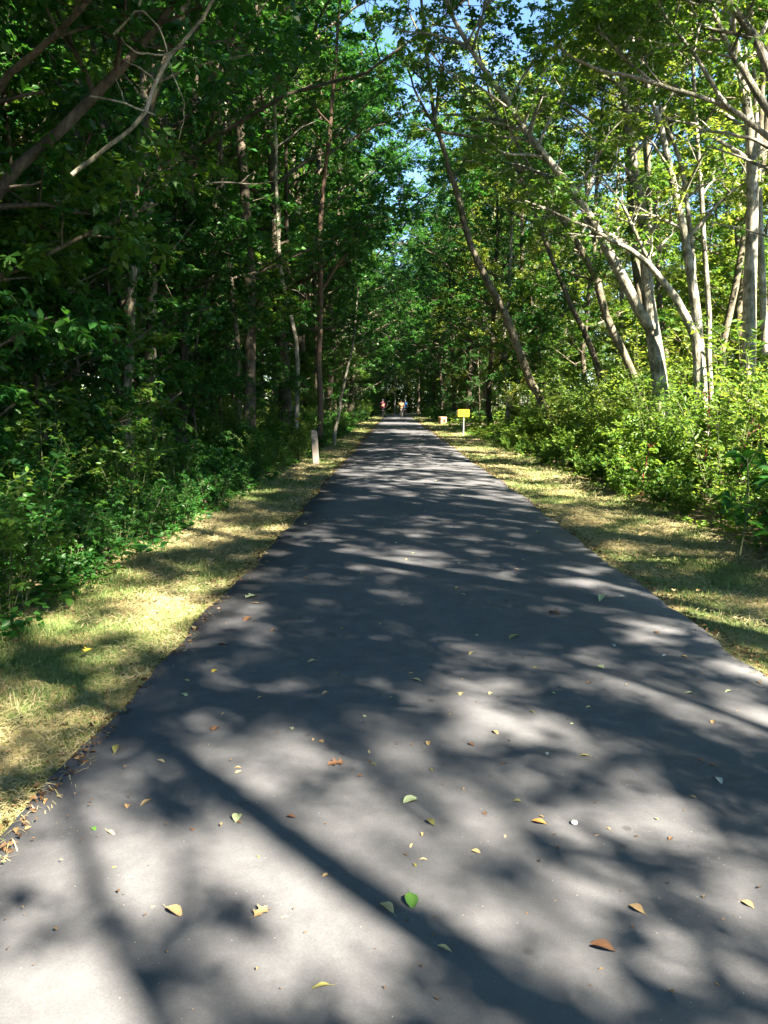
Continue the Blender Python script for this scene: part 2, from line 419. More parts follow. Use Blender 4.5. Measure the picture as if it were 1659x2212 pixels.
def leaves_on(rng, S, per, size, wid=0.55, seg=1, droop=0.25, flat=0.55, clump=None):
    """per leaves along every twig S (m,K,3)"""
    m, K, _ = S.shape
    s = (np.linspace(0.15, 1.0, per)[None] + rng.uniform(-0.05, 0.05, (m, per))).clip(0, 0.999) * (K - 1)
    i = s.astype(int); f = (s - i)[..., None]; rows = np.arange(m)[:, None]
    P = S[rows, i] * (1 - f) + S[rows, i + 1] * f; T = unit(S[rows, i + 1] - S[rows, i])
    side = unit(np.cross(T, np.array([0, 0, 1.0]) + rng.normal(0, 0.3, T.shape)))
    sg = np.where(np.arange(per) % 2 == 0, 1.0, -1.0)[None, :, None]
    D = T * 0.55 + side * sg * 0.9 + rng.normal(0, 0.28, T.shape) + [0, 0, -droop]
    N = np.array([0, 0, 1.0]) + rng.normal(0, flat, T.shape)
    L = size * rng.uniform(0.55, 1.2, (m, per))
    tw = rng.random(m)[:, None] * 0.5 + rng.random((m, per)) * 0.5
    return leaf_mesh(rng, P.reshape(-1, 3), D.reshape(-1, 3), N.reshape(-1, 3), L.reshape(-1), wid, seg, tint=tw.reshape(-1))

class Acc:
    def __init__(s): s.V, s.F, s.T, s.n = [], [], [], 0
    def add(s, V, F, T=None):
        if len(V) == 0: return
        s.V.append(V); s.F.append(np.asarray(F) + s.n); s.n += len(V)
        if T is not None: s.T.append(T)
    def mesh(s, name, mats, smooth=False):
        return mesh_np(name, np.concatenate(s.V), np.concatenate(s.F), mats, np.concatenate(s.T) if s.T else None, smooth)

def jitter_line(rng, P, n, amp):
    """resample a polyline smoothly to n points and add a little wander"""
    P = np.asarray(P, float); seg = np.linalg.norm(np.diff(P, axis=0), axis=1); c = np.concatenate([[0], np.cumsum(seg)]); c /= c[-1]
    t = np.linspace(0, 1, n)
    Q = np.stack([np.interp(t, c, P[:, k]) for k in range(3)], -1)
    for _ in range(2):
        Q[1:-1] = 0.25 * Q[:-2] + 0.5 * Q[1:-1] + 0.25 * Q[2:]
    w = rng.normal(0, amp, (n, 3)) * [1, 1, 0.3]; w[0] = 0
    w[1:-1] = (w[:-2] + w[1:-1] + w[2:]) / 3
    return Q + w

def crown_from(rng, wood, crown, lines, spec):
    """add side branches, twigs and leaves to a list of (P, R) lines"""
    for (P, Rr, s0, s1, nb, bl) in lines:
        if nb < 1: continue
        B, r = side_branches(rng, P, Rr, s0, s1, nb, bl, spec.get('up', 0.25), bias=spec.get('bias'))
        wood.add(*tubes_batch(B, r, 4))
        S, rs = sub_from(rng, B, r, spec['subs'], spec['sub_len'])
        wood.add(*tubes_batch(S, rs, 3))
        keep = rng.random(len(S)) < spec.get('keep', 1.0)
        W, rw = sub_from(rng, S[keep], rs[keep], spec['twigs'], spec['twig_len'], K=3)
        if spec.get('show_twigs', True): wood.add(*tubes_batch(W, np.full(len(W), 0.004), 3, 0.5))
        crown.add(*leaves_on(rng, W, spec['leaves'], spec['size'], spec.get('wid', 0.55), spec.get('seg', 1), spec.get('droop', 0.25), spec.get('flat', 0.55)))

def make_tree(name, rng, lines, spec, bark, leaf, base, sides=10, ivy=0):
    """lines: list of (P world, R) ; first is the trunk. returns the thing"""
    root = empty(name, tuple(base))
    wood, crown = Acc(), Acc()
    L2 = []
    for k, (P, Rr, s0, s1, nb, bl) in enumerate(lines):
        P = np.asarray(P) - np.asarray(base)
        V, F = tube(P, np.asarray(Rr), sides if k == 0 else 7); wood.add(V, F)
        L2.append((P, Rr, s0, s1, nb, bl))
    crown_from(rng, wood, crown, L2, spec)
    if ivy:
        P, Rr = L2[0][0], np.asarray(L2[0][1])
        s = rng.uniform(0.02, 0.65, ivy); B0, T, i, f = poly_sample(P, s); r = Rr[i]
        az = rng.uniform(0, 6.283, ivy); h = np.stack([np.cos(az), np.sin(az), np.zeros(ivy)], -1)
        Pl = B0 + h * (r + rng.exponential(0.07, ivy))[:, None]
        crown.add(*leaf_mesh(rng, Pl, np.array([0, 0, -0.8]) + h * 0.4 + rng.normal(0, .4, (ivy, 3)), h + rng.normal(0, .3, (ivy, 3)), rng.uniform(.06, .13, ivy), 0.8))
    obj('trunk', wood.mesh('trunk', bark, True), root)
    if crown.n: obj('crown', crown.mesh('crown', leaf), root)
    return root

# ------------------------------------------------------------------ generic forest trees (prototypes)
def limbs_for(rng, P, Rr, n, s0, length, up=0.5):
    out = []
    s = np.linspace(s0, 0.97, n) + rng.uniform(-.02, .02, n)
    B0, T, i, f = poly_sample(P, s)
    az = np.arange(n) * 2.4 + rng.uniform(0, 6)
    for k in range(n):
        tt = (s[k] - s0) / (1 - s0)
        L = length * (0.55 + 0.9 * math.sin(math.pi * min(1, 0.18 + 0.75 * tt))) * rng.uniform(.75, 1.15) * (1.05 - 0.5 * tt)
        el = up * (0.5 + 0.9 * tt) + rng.uniform(-.12, .2)
        D = np.array([math.cos(az[k]), math.sin(az[k]), el]); D /= np.linalg.norm(D)
        t = np.linspace(0, 1, 6)[:, None]
        Q = B0[k] + D * L * t + np.array([0, 0, 1]) * (0.12 * L * t ** 2) + np.cumsum(rng.normal(0, 0.03 * L, (6, 3)), 0) * (t > 0)
        r0 = Rr[i[k]] * 0.42
        out.append((Q, np.linspace(r0, 0.012, 6)))
    return out

def forest_proto(seed, height, r0, s0, n_limb, limb_len, spec, bark, leaf, lean=0.06, name='forest_tree'):
    rng = np.random.default_rng(seed)
    a = rng.uniform(0, 6.3)
    ctrl = [np.array([0, 0, -0.3]), np.array([0, 0, 0.25 * height])] + [np.array([math.cos(a) * lean * height * t ** 1.5, math.sin(a) * lean * height * t ** 1.5, height * (0.25 + 0.75 * t)]) for t in (0.33, 0.66, 1.0)]
    P = jitter_line(rng, ctrl, 14, 0.012 * height)
    Rr = np.interp(np.linspace(0, 1, 14), [0, 0.04, 0.5, 1], [r0 * 1.5, r0 * 1.05, r0 * 0.7, 0.03])
    lb = limbs_for(rng, P, Rr, n_limb, s0, limb_len)
    lines = [(P, Rr, min(0.75, s0 + .2), 1.0, 6, limb_len * 0.5)] + [(Q, q, 0.15, 1.0, spec['per_limb'], limb_len * 0.42) for Q, q in lb]
    return make_tree(name, rng, lines, spec, bark, leaf, (0, 0, 0), 8)

SPEC_A = dict(per_limb=8, subs=5, sub_len=1.0, twigs=4, twig_len=0.55, leaves=9, size=0.17, wid=0.6, show_twigs=False)
SPEC_B = dict(per_limb=8, subs=5, sub_len=0.9, twigs=4, twig_len=0.5, leaves=8, size=0.15, wid=0.5, flat=0.7, show_twigs=False)
protos = []
protos.append(forest_proto(11, 22, 0.20, 0.28, 18, 3.7, SPEC_A, M['bark_dark'], M['leaf_dark']))
protos.append(forest_proto(12, 19, 0.15, 0.20, 18, 3.3, SPEC_B, M['bark_dark'], M['leaf_dark']))
protos.append(forest_proto(13, 24, 0.24, 0.30, 18, 4.2, SPEC_A, M['bark_grey'], M['leaf_mid']))
protos.append(forest_proto(14, 16, 0.11, 0.14, 18, 2.8, SPEC_B, M['bark_grey'], M['leaf_mid']))
protos.append(forest_proto(15, 18, 0.14, 0.18, 18, 3.1, SPEC_B, M['bark_pale'], M['leaf_light']))
protos.append(forest_proto(16, 21, 0.18, 0.24, 17, 3.5, dict(SPEC_A, keep=0.8), M['bark_pale'], M['leaf_light']))
protos.append(forest_proto(17, 25, 0.125, 0.46, 18, 4.4, SPEC_A, M['bark_grey'], M['leaf_mid']))
protos.append(forest_proto(18, 20, 0.20, 0.22, 25, 5.6, dict(SPEC_A, per_limb=9), M['bark_dark'], M['leaf_dark']))
protos.append(forest_proto(19, 25, 0.085, 0.62, 12, 3.8, SPEC_A, M['bark_grey'], M['leaf_mid'], 0.11))
protos.append(forest_proto(20, 21, 0.13, 0.28, 15, 3.5, dict(SPEC_A, keep=0.45), M['bark_grey'], M['leaf_mid']))
# understorey trees with foliage down to the knee
SPEC_U = dict(per_limb=6, subs=4, sub_len=0.55, twigs=4, twig_len=0.35, leaves=8, size=0.12, wid=0.55, up=0.1)
unders = [forest_proto(21, 6.5, 0.045, 0.10, 15, 1.7, SPEC_U, M['bark_dark'], M['leaf_dark'], 0.12, 'understorey_tree'),
          forest_proto(22, 5.0, 0.035, 0.08, 14, 1.4, SPEC_U, M['bark_grey'], M['leaf_mid'], 0.15, 'understorey_tree'),
          forest_proto(23, 8.5, 0.06, 0.12, 16, 2.0, SPEC_U, M['bark_grey'], M['leaf_dark'], 0.1, 'understorey_tree')]
used = set()
def plant(proto, x, y, rz, sc, label, cat, group, z=None):
    o = proto if proto.name not in used else copy_tree(proto)
    used.add(proto.name) if o is proto else None
    o.location = (x, y, float(gz(x, y)) if z is None else z)
    o.rotation_euler = (0, 0, rz); o.scale = (sc, sc, sc)
    return tag(o, label, cat, group)

# ------------------------------------------------------------------ the trees that stand out beside the path
def trace(pts, Y0, Y1, w0, w1, n=None, ground=False, ext=0.0, rng=None, amp=0.0):
    k = len(pts); Ys = np.linspace(Y0, Y1, k)
    P = [at(p[0], p[1], y) for p, y in zip(pts, Ys)]
    W = list(np.linspace(w0, w1, k) * Ys / FPX / 2)
    if ground:
        d = P[0] - P[1]; d /= np.linalg.norm(d); d[2] = min(d[2], -0.7); d[:2] *= 0.6
        gzv = float(gz(P[0][0], P[0][1])) - 0.25
        if P[0][2] > gzv + 0.1:
            q = P[0] + d * ((gzv - P[0][2]) / d[2]); P.insert(0, q); W.insert(0, W[0] * 1.3)
    if ext:
        d = P[-1] - P[-2]; d /= np.linalg.norm(d)
        d1 = unit(d + np.array([0, 0, 0.4])); d2 = unit(d1 + np.array([0, 0, 0.6]))
        P += [P[-1] + d1 * ext * .5, P[-1] + d1 * ext * .5 + d2 * ext * .5]; W += [W[-1] * .65, 0.02]
    P = np.array(P); n = n or max(8, 2 * len(P))
    seg = np.linalg.norm(np.diff(P, axis=0), axis=1); c = np.concatenate([[0], np.cumsum(seg)]); c /= c[-1]
    t = np.linspace(0, 1, n)
    Q = np.stack([np.interp(t, c, P[:, a]) for a in range(3)], -1)
    Q[1:-1] = 0.2 * Q[:-2] + 0.6 * Q[1:-1] + 0.2 * Q[2:]
    rr = np.interp(t, c, W)
    if rng is not None: Q[1:] += rng.normal(0, amp, (n - 1, 3)); rr *= rng.uniform(.93, 1.08, n)
    return Q, rr

SP_R = dict(keep=0.9, subs=7, sub_len=0.8, twigs=4, twig_len=0.42, leaves=9, show_twigs=False, size=0.105, wid=0.5, flat=0.7, droop=0.4)
SP_L = dict(subs=6, sub_len=0.9, twigs=4, twig_len=0.5, leaves=9, show_twigs=False, size=0.13, wid=0.6, flat=0.6)
def special(name, label, seed, parts, bark, leaf, spec, nb=14, bl=2.2, s0=0.35, ivy=0, group=None, sides=12):
    """parts: list of dict(pts, Y0, Y1, w0, w1, ext, nb, bl, s0); the first is the trunk"""
    rng = np.random.default_rng(seed); lines = []
    for k, p in enumerate(parts):
        Q, r = trace(p['pts'], p['Y'][0], p['Y'][1], p['w'][0], p['w'][1], ground=(k == 0), ext=p.get('ext', 0.0), rng=rng, amp=0.006 * p['Y'][0] / 10)
        lines.append((Q, r, p.get('s0', s0), 1.0, p.get('nb', nb if k == 0 else nb // 2), p.get('bl', bl)))
    return tag(make_tree(name, rng, lines, spec, bark, leaf, lines[0][0][0], sides, ivy), label, 'tree', group)

GR = 'pale-barked trees in the sunlit right-hand bank'
special('leaning_tree', 'slender pale trunk leaning far out over the path beside the yellow sign', 31,
    [dict(pts=[(1190, 905), (1150, 840), (1110, 720), (1075, 640), (1040, 590), (1000, 480), (985, 400), (960, 330), (940, 270), (930, 200)], Y=(24, 22), w=(19, 8), ext=5, nb=9, bl=1.7, s0=0.5),
     dict(pts=[(943, 275), (915, 235), (895, 195), (880, 150)], Y=(22, 22), w=(6.9, 3.4), nb=4, bl=1.1),
     dict(pts=[(938, 262), (950, 190), (955, 120)], Y=(22, 22.5), w=(6.9, 3.4), nb=6, bl=1.4)], M['bark_grey'], M['leaf_mid'], SP_R, group=GR)
special('arching_tree', 'tree whose thin dark limb arches over the path behind the forked trunk', 32,
    [dict(pts=[(1385, 858), (1350, 768), (1310, 688), (1280, 583), (1245, 518), (1215, 470), (1165, 395), (1110, 350), (1060, 305), (1000, 288), (944, 285)], Y=(17.5, 17), w=(18.1, 5.3), nb=12, bl=1.5, s0=0.4),
     dict(pts=[(1180, 415), (1130, 335), (1090, 260), (1045, 215), (1000, 190)], Y=(17, 17), w=(7.6, 3.8), nb=8, bl=1.6, ext=2)], M['bark_grey'], M['leaf_mid'], SP_R, group=GR)
special('forked_tree', 'big pale trunk forking low, one stem upright and one leaning to the path', 33,
    [dict(pts=[(1424, 800), (1415, 740), (1402, 690), (1395, 640), (1397, 560), (1392, 480), (1375, 400), (1362, 300), (1345, 190), (1335, 100)], Y=(15, 15.4), w=(33.3, 11.4), ext=7, nb=30, bl=2.2, s0=0.26),
     dict(pts=[(1408, 712), (1370, 653), (1334, 578), (1304, 518), (1245, 415), (1180, 340), (1130, 280), (1080, 190), (1045, 150), (980, 50)], Y=(15, 14.2), w=(24.2, 8.4), ext=5, nb=28, bl=1.8, s0=0.22)], M['bark_pale'], M['leaf_mid'], SP_R, group=GR)
special('slim_shaded_tree', 'slim dark trunk slanting up in the shade between leaning and forked trees', 34,
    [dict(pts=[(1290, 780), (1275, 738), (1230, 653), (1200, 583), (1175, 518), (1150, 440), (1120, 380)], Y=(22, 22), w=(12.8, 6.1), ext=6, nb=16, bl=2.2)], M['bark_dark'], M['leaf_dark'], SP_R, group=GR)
special('crooked_tree', 'crooked tree whose long pale dead limb crosses in front of the forked trunk', 35,
    [dict(pts=[(1507, 900), (1507, 733), (1475, 668), (1440, 618), (1405, 568), (1320, 518), (1225, 470), (1135, 435)], Y=(13.6, 13), w=(21.2, 3.8), nb=7, bl=0.9, s0=0.3),
     dict(pts=[(1405, 568), (1380, 520), (1340, 430), (1300, 380)], Y=(13.4, 13.4), w=(8.4, 3.0), nb=6, bl=1.2)], M['bark_pale'], M['leaf_mid'], dict(SP_R, keep=0.5), group=GR)
special('double_stem_tree', 'tall pale trunk curving left, second from the picture edge group beside crooked tree', 36,
    [dict(pts=[(1520, 890), (1512, 760), (1500, 640), (1490, 558), (1465, 440), (1445, 360), (1435, 280), (1400, 190), (1370, 110)], Y=(14.4, 14), w=(21.9, 7.6), ext=7, nb=28, bl=1.9, s0=0.28),
     dict(pts=[(1500, 640), (1497, 540), (1485, 450), (1475, 350), (1440, 270), (1410, 190)], Y=(14.4, 14.8), w=(11.4, 6.1), nb=10, bl=1.7, ext=3)], M['bark_pale'], M['leaf_light'], SP_R, group=GR)
special('straight_slim_tree', 'slim straight mottled trunk just behind the curving pale tree', 37,
    [dict(pts=[(1535, 800), (1528, 640), (1522, 550), (1515, 425), (1505, 300), (1502, 215), (1495, 120)], Y=(16, 16), w=(11.4, 6.8), ext=7, nb=18, bl=2.0, s0=0.35)], M['bark_pale'], M['leaf_light'], SP_R, group=GR)
special('thick_trunk_tree', 'thickest pale grey trunk, bright in full sun by the picture edge', 38,
    [dict(pts=[(1619, 880), (1619, 818), (1617, 668), (1622, 568), (1625, 500), (1625, 350), (1620, 260), (1600, 140), (1575, 60)], Y=(14.2, 14.2), w=(30.3, 16.6), ext=8, nb=26, bl=2.0, s0=0.28)], M['bark_pale'], M['leaf_light'], SP_R, group=GR)
special('edge_trunk_tree', 'slender pale trunk beside the thickest trunk at the picture edge', 39,
    [dict(pts=[(1657, 870), (1652, 718), (1643, 560), (1643, 450), (1640, 330), (1630, 200)], Y=(16, 16), w=(16.6, 9.1), ext=8, nb=16, bl=2.1, s0=0.35)], M['bark_pale'], M['leaf_light'], SP_R, group=GR)
special('overhanging_tree', 'near tree whose bare pale limbs reach in from the upper picture edge', 40,
    [dict(pts=[(1745, 1000), (1740, 700), (1722, 450), (1700, 330), (1659, 95), (1610, 45), (1570, 0), (1500, -90)], Y=(9, 8.6), w=(27.3, 11.4), ext=4, nb=14, bl=1.7, s0=0.5),
     dict(pts=[(1710, 335), (1659, 295), (1600, 250), (1545, 220), (1480, 200), (1430, 185), (1395, 170), (1330, 108), (1290, 60)], Y=(9, 8.6), w=(12.8, 4.6), nb=8, bl=0.8, s0=0.5),
     dict(pts=[(1430, 185), (1360, 165), (1280, 148), (1230, 125), (1200, 95)], Y=(8.7, 8.6), w=(9.1, 3.0), nb=0),
     dict(pts=[(1715, 345), (1659, 320), (1630, 300), (1580, 290), (1530, 283)], Y=(9, 9.2), w=(9.9, 5.3), nb=0),
     dict(pts=[(1715, 385), (1650, 360), (1595, 340), (1525, 315)], Y=(9, 9.3), w=(8.4, 3.0), nb=0),
     dict(pts=[(1730, 535), (1659, 512), (1630, 500), (1540, 480)], Y=(9, 9.4), w=(6.1, 2.3), nb=0),
     dict(pts=[(1700, 310), (1620, 175), (1580, 115), (1560, 75), (1530, 0), (1500, -60)], Y=(9, 9), w=(15.1, 7.6), nb=8, bl=1.2),
     dict(pts=[(1600, 250), (1560, 225), (1530, 165), (1490, 100), (1430, 25), (1390, -60)], Y=(8.8, 8.8), w=(9.9, 5.3), nb=8, bl=1.0)], M['bark_pale'], M['leaf_mid'], dict(SP_R, size=0.09), group=GR)

GL = 'trunks standing in the dark left-hand wood'
special('ivy_tree', 'ivy-hung trunk with a sunlit patch at its foot behind the verge', 51,
    [dict(pts=[(277, 1060), (272, 938), (275, 800), (285, 640), (285, 530), (290, 450), (297, 350), (320, 250), (345, 150), (400, 20)], Y=(12, 11.5), w=(24, 13), ext=6, nb=16, bl=2.4, s0=0.45),
     dict(pts=[(288, 480), (305, 450), (322, 428)], Y=(12, 12), w=(9, 6), nb=0)], M['bark_grey'], M['leaf_dark'], SP_L, ivy=500, group=GL)
special('grey_trunk_tree', 'grey trunk just behind the ivy-hung tree, pale at its foot', 52,
    [dict(pts=[(322, 975), (320, 828), (327, 758), (330, 650), (325, 520), (320, 400)], Y=(15, 15), w=(28, 16), ext=8, nb=16, bl=2.6)], M['bark_grey'], M['leaf_dark'], SP_L, group=GL)
special('mossy_leaning_tree', 'near mossy trunk slanting across the upper corner over the wood', 53,
    [dict(pts=[(-190, 1300), (-150, 850), (-70, 500), (30, 360), (100, 310), (160, 255), (230, 180), (300, 110), (385, 0), (440, -80)], Y=(7, 7.6), w=(31, 12), ext=4, nb=24, bl=1.6, s0=0.3),
     dict(pts=[(-80, 520), (-60, 300), (0, 165), (50, 130), (90, 115), (140, 50), (200, 0), (240, -60)], Y=(7.1, 6.6), w=(19, 9), ext=3, nb=18, bl=1.4),
     dict(pts=[(-90, 250), (0, 218), (50, 210), (95, 200)], Y=(7, 6.5), w=(10, 6), nb=0),
     dict(pts=[(-70, 425), (0, 408), (60, 400), (90, 393)], Y=(7, 6.6), w=(10, 4), nb=0)], M['bark_dark'], M['leaf_dark'], dict(SP_L, size=0.12), group=GL)
left_traced = [
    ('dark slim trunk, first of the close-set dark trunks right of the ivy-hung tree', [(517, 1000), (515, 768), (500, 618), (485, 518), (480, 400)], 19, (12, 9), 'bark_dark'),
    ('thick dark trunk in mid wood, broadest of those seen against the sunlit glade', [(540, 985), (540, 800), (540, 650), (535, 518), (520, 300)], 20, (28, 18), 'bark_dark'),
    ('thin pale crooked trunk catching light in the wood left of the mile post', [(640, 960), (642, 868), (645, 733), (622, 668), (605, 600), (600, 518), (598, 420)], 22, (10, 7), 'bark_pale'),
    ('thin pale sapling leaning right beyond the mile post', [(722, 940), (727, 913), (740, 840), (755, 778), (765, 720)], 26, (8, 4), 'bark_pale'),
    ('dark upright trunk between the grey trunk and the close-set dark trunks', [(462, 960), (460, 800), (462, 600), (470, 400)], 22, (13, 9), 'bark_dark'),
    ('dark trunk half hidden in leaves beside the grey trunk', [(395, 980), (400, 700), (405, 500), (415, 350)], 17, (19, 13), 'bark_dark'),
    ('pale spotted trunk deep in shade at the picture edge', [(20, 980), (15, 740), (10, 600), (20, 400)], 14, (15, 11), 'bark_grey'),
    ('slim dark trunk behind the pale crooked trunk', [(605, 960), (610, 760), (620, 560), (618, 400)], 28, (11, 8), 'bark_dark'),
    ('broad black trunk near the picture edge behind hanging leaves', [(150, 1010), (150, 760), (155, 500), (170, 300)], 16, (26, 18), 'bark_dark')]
for k, (lab, pts, Y, w, bk) in enumerate(left_traced):
    special('woodland_tree', lab, 60 + k, [dict(pts=pts, Y=(Y, Y), w=w, ext=9 if k != 3 else 1.5, nb=14 if k != 3 else 5, bl=2.6 if k != 3 else 0.9, s0=0.5)], M[bk], M['leaf_dark'], SP_L, group=GL)
special('reddish_trunk_tree', 'upright reddish-brown trunk by the verge behind the mile post', 54,
    [dict(pts=[(692, 960), (694, 900), (687, 790), (695, 650), (689, 518), (699, 400), (715, 260)], Y=(24, 24), w=(13, 8), ext=8, nb=16, bl=2.6, s0=0.45),
     dict(pts=[(694, 628), (730, 570), (765, 530), (790, 500)], Y=(24, 23.5), w=(8, 4), nb=5, bl=1.2)], plain('bark_red', (0.13, 0.085, 0.062), 0.9, 0, 0.5, 14, 0.6), M['leaf_dark'], SP_L, group=GL)

def stick(name, lab, strands, mat, cat='branch'):
    rng = np.random.default_rng(len(lab)); a = Acc(); base = None
    for pts, Y, w in strands:
        Q, r = trace(pts, Y[0], Y[1], w[0], w[1], rng=rng, amp=0.004)
        base = Q[0] if base is None else base
        V, F = tube(Q - base, r, 6); a.add(V, F)
    o = obj(name, a.mesh(name, mat, True), None, tuple(base))
    return tag(o, lab, cat)
stick('dead_branch', 'bare pale dead branch curving down through the upper foliage with thin vines', [
    ([(155, 378), (200, 340), (260, 300), (300, 262), (318, 240), (325, 195), (350, 150), (375, 110), (430, 50), (460, 0), (485, -60)], (6.5, 6.8), (10, 7)),
    ([(245, 75), (275, 40), (300, 12), (345, 60), (360, 110), (372, 160), (395, 215)], (6.5, 6.5), (5, 2)),
    ([(195, 208), (260, 220), (335, 248)], (6.5, 6.5), (4, 4)), ([(262, 80), (280, 105), (310, 118), (345, 116), (362, 118), (400, 100)], (6.6, 6.6), (3, 4)),
    ([(270, 130), (300, 145), (320, 160), (335, 178)], (6.6, 6.6), (2.5, 5)), ([(250, 170), (262, 200), (270, 218)], (6.6, 6.5), (2.5, 2)),
    ([(300, 12), (306, -5), (310, -40)], (6.5, 6.5), (5, 5)), ([(397, 215), (398, 260), (385, 300)], (6.5, 6.6), (2, 1.5))], M['dead_wood'])
stick('bare_twig', 'thin bare branch stretching level through dark leaves toward the path', [([(445, 398), (490, 394), (520, 395), (545, 400), (600, 390)], (11, 11), (4, 2)), ([(520, 395), (535, 380), (550, 372)], (11, 11), (2, 1))], M['dead_wood'])
stick('bare_twig', 'forked bare stick poking up from the verge edge weeds', [([(180, 1245), (190, 1220), (200, 1208), (205, 1190)], (6.2, 6.3), (5, 4)), ([(200, 1208), (207, 1225), (208, 1240)], (6.3, 6.3), (3, 3))], M['dead_wood'])
stick('bare_twig', 'thin bare upright stick in the undergrowth before the ivy-hung trunk', [([(320, 1140), (330, 1110), (345, 1080), (352, 1052)], (8, 8), (4, 2))], M['dead_wood'])

# ------------------------------------------------------------------ the woods on both sides
rnd = random.Random(7)
SUNH = np.array([to_sun.x, to_sun.y]) / math.hypot(to_sun.x, to_sun.y)
def sun_lane(x, y, wide, far):
    """True if a plant at x, y would stand between the sun and the sign or the bench"""
    for tx, ty in ((3.07, 34.0), (3.35, 52.0), (-1.0, 72.0), (0.9, 78.0)):
        d = (x - tx) * SUNH[0] + (y - ty) * SUNH[1]; pz = abs(-(x - tx) * SUNH[1] + (y - ty) * SUNH[0])
        if -1 < d < far and pz < wide: return True
    return False
def woods(protos_i, boxes, label, group, min_d, sc=(0.85, 1.15), keep=None):
    placed = []
    for (x0, x1, y0, y1, cnt) in boxes:
        tries = 0
        k = 0
        while k < cnt and tries < cnt * 40:
            tries += 1
            x, y = rnd.uniform(x0, x1), rnd.uniform(y0, y1)
            x += float(bend(y))
            if keep and not keep(x, y): continue
            if any((x - a) ** 2 + (y - b) ** 2 < min_d ** 2 for a, b in placed): continue
            placed.append((x, y)); k += 1
            plant(rnd.choice(protos_i), x, y, rnd.uniform(0, 6.28), rnd.uniform(*sc), label, 'tree', group)
    return placed
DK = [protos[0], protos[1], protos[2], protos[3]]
LT = [protos[4], protos[5], protos[3]]
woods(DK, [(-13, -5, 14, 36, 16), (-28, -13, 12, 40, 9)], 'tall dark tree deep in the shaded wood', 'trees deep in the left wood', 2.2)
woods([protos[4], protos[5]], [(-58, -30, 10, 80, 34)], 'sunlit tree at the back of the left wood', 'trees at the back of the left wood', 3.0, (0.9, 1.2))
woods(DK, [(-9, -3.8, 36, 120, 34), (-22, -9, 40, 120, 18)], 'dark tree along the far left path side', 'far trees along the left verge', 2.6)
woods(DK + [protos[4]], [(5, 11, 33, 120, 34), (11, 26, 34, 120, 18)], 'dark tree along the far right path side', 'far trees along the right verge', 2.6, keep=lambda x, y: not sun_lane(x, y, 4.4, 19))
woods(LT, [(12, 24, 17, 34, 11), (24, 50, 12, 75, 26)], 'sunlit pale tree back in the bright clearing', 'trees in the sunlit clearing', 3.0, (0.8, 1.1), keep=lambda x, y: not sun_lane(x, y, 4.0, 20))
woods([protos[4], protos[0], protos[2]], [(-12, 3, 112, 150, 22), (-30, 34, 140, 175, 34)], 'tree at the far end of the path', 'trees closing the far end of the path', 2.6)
# trees behind the camera whose shade falls on the asphalt
for k, (x, y, p, s) in enumerate([(9.8, -6.5, 3, 0.85), (5.87, -4.04, 8, 1.0), (6.2, -2.4, 3, 0.6), (2.4, -3.6, 3, 0.55), (8.8, 0.5, 7, 0.6), (4.9, -4.4, 9, 0.5), (9.5, -2.5, 4, 0.85), (4.0, -9, 3, .9), (-5, -4, 1, 1.0), (-6.5, 3.5, 1, 1.0), (-5.2, 8.2, 3, 0.95)]):
    plant(protos[p], x, y, k * 1.3, s, 'tall tree added out of view beside the path to shade the left wood', 'tree', 'trees out of view beside the path')

# tall high-crowned trees along the right side, and wide crowns reaching over the path
for k, (x, y) in enumerate([(4.6, -14), (4.3, -9), (4.5, 1.0), (4.4, 6.0), (3.3, -6.2), (5.6, 3.4), (6.9, 12.3), (8.1, 15.3)]):  # unseen high crowns added to keep direct sun off the left wood
    plant(protos[6], x, y, k * 2.1, rnd.uniform(.92, 1.1), 'tall tree added out of view beside the path to shade the left wood', 'tree', 'trees out of view beside the path')
for k, (x, y) in enumerate([(6.2, 0.2), (6.6, 4.4), (7.6, 12.8), (6.9, 8.6)]):
    plant(protos[6], x, y, k * 1.2 + .9, 0.66, 'tall tree added out of view beside the path to shade the left wood', 'tree', 'trees out of view beside the path')
for k, (x, y, lab) in enumerate([(8.6, 19.0, 'tall grey high-crowned tree rising behind the forked pale trunk'), (7.6, 25.5, 'tall grey high-crowned tree rising behind the slim shaded trunk'), (9.5, 30.0, 'tall grey high-crowned tree standing back beyond the leaning trunk')]):
    plant(protos[6], x, y, k * 1.7 + .6, rnd.uniform(.95, 1.08), lab, 'tree', GR)
for k, (x, y, lab) in enumerate([(7.6, 17.5, 'slim grey tree between the forked and curving pale trunks'), (7.2, 21.5, 'slim grey tree just left of the forked trunk'), (8.0, 25.0, 'slim grey tree standing back past the slim shaded trunk')]):
    plant(protos[6], x, y, k * 1.9 + .2, 0.68, lab, 'tree', GR)
for k, (x, y, lab) in enumerate([(8.5, 20.0, 'leafy low-branched tree behind the forked trunk'), (6.3, 25.2, 'leafy low-branched tree between the leaning trunk and slim shaded trunk')]):
    plant(protos[3], x, y, k * 2.3, .8, lab, 'tree', GR)
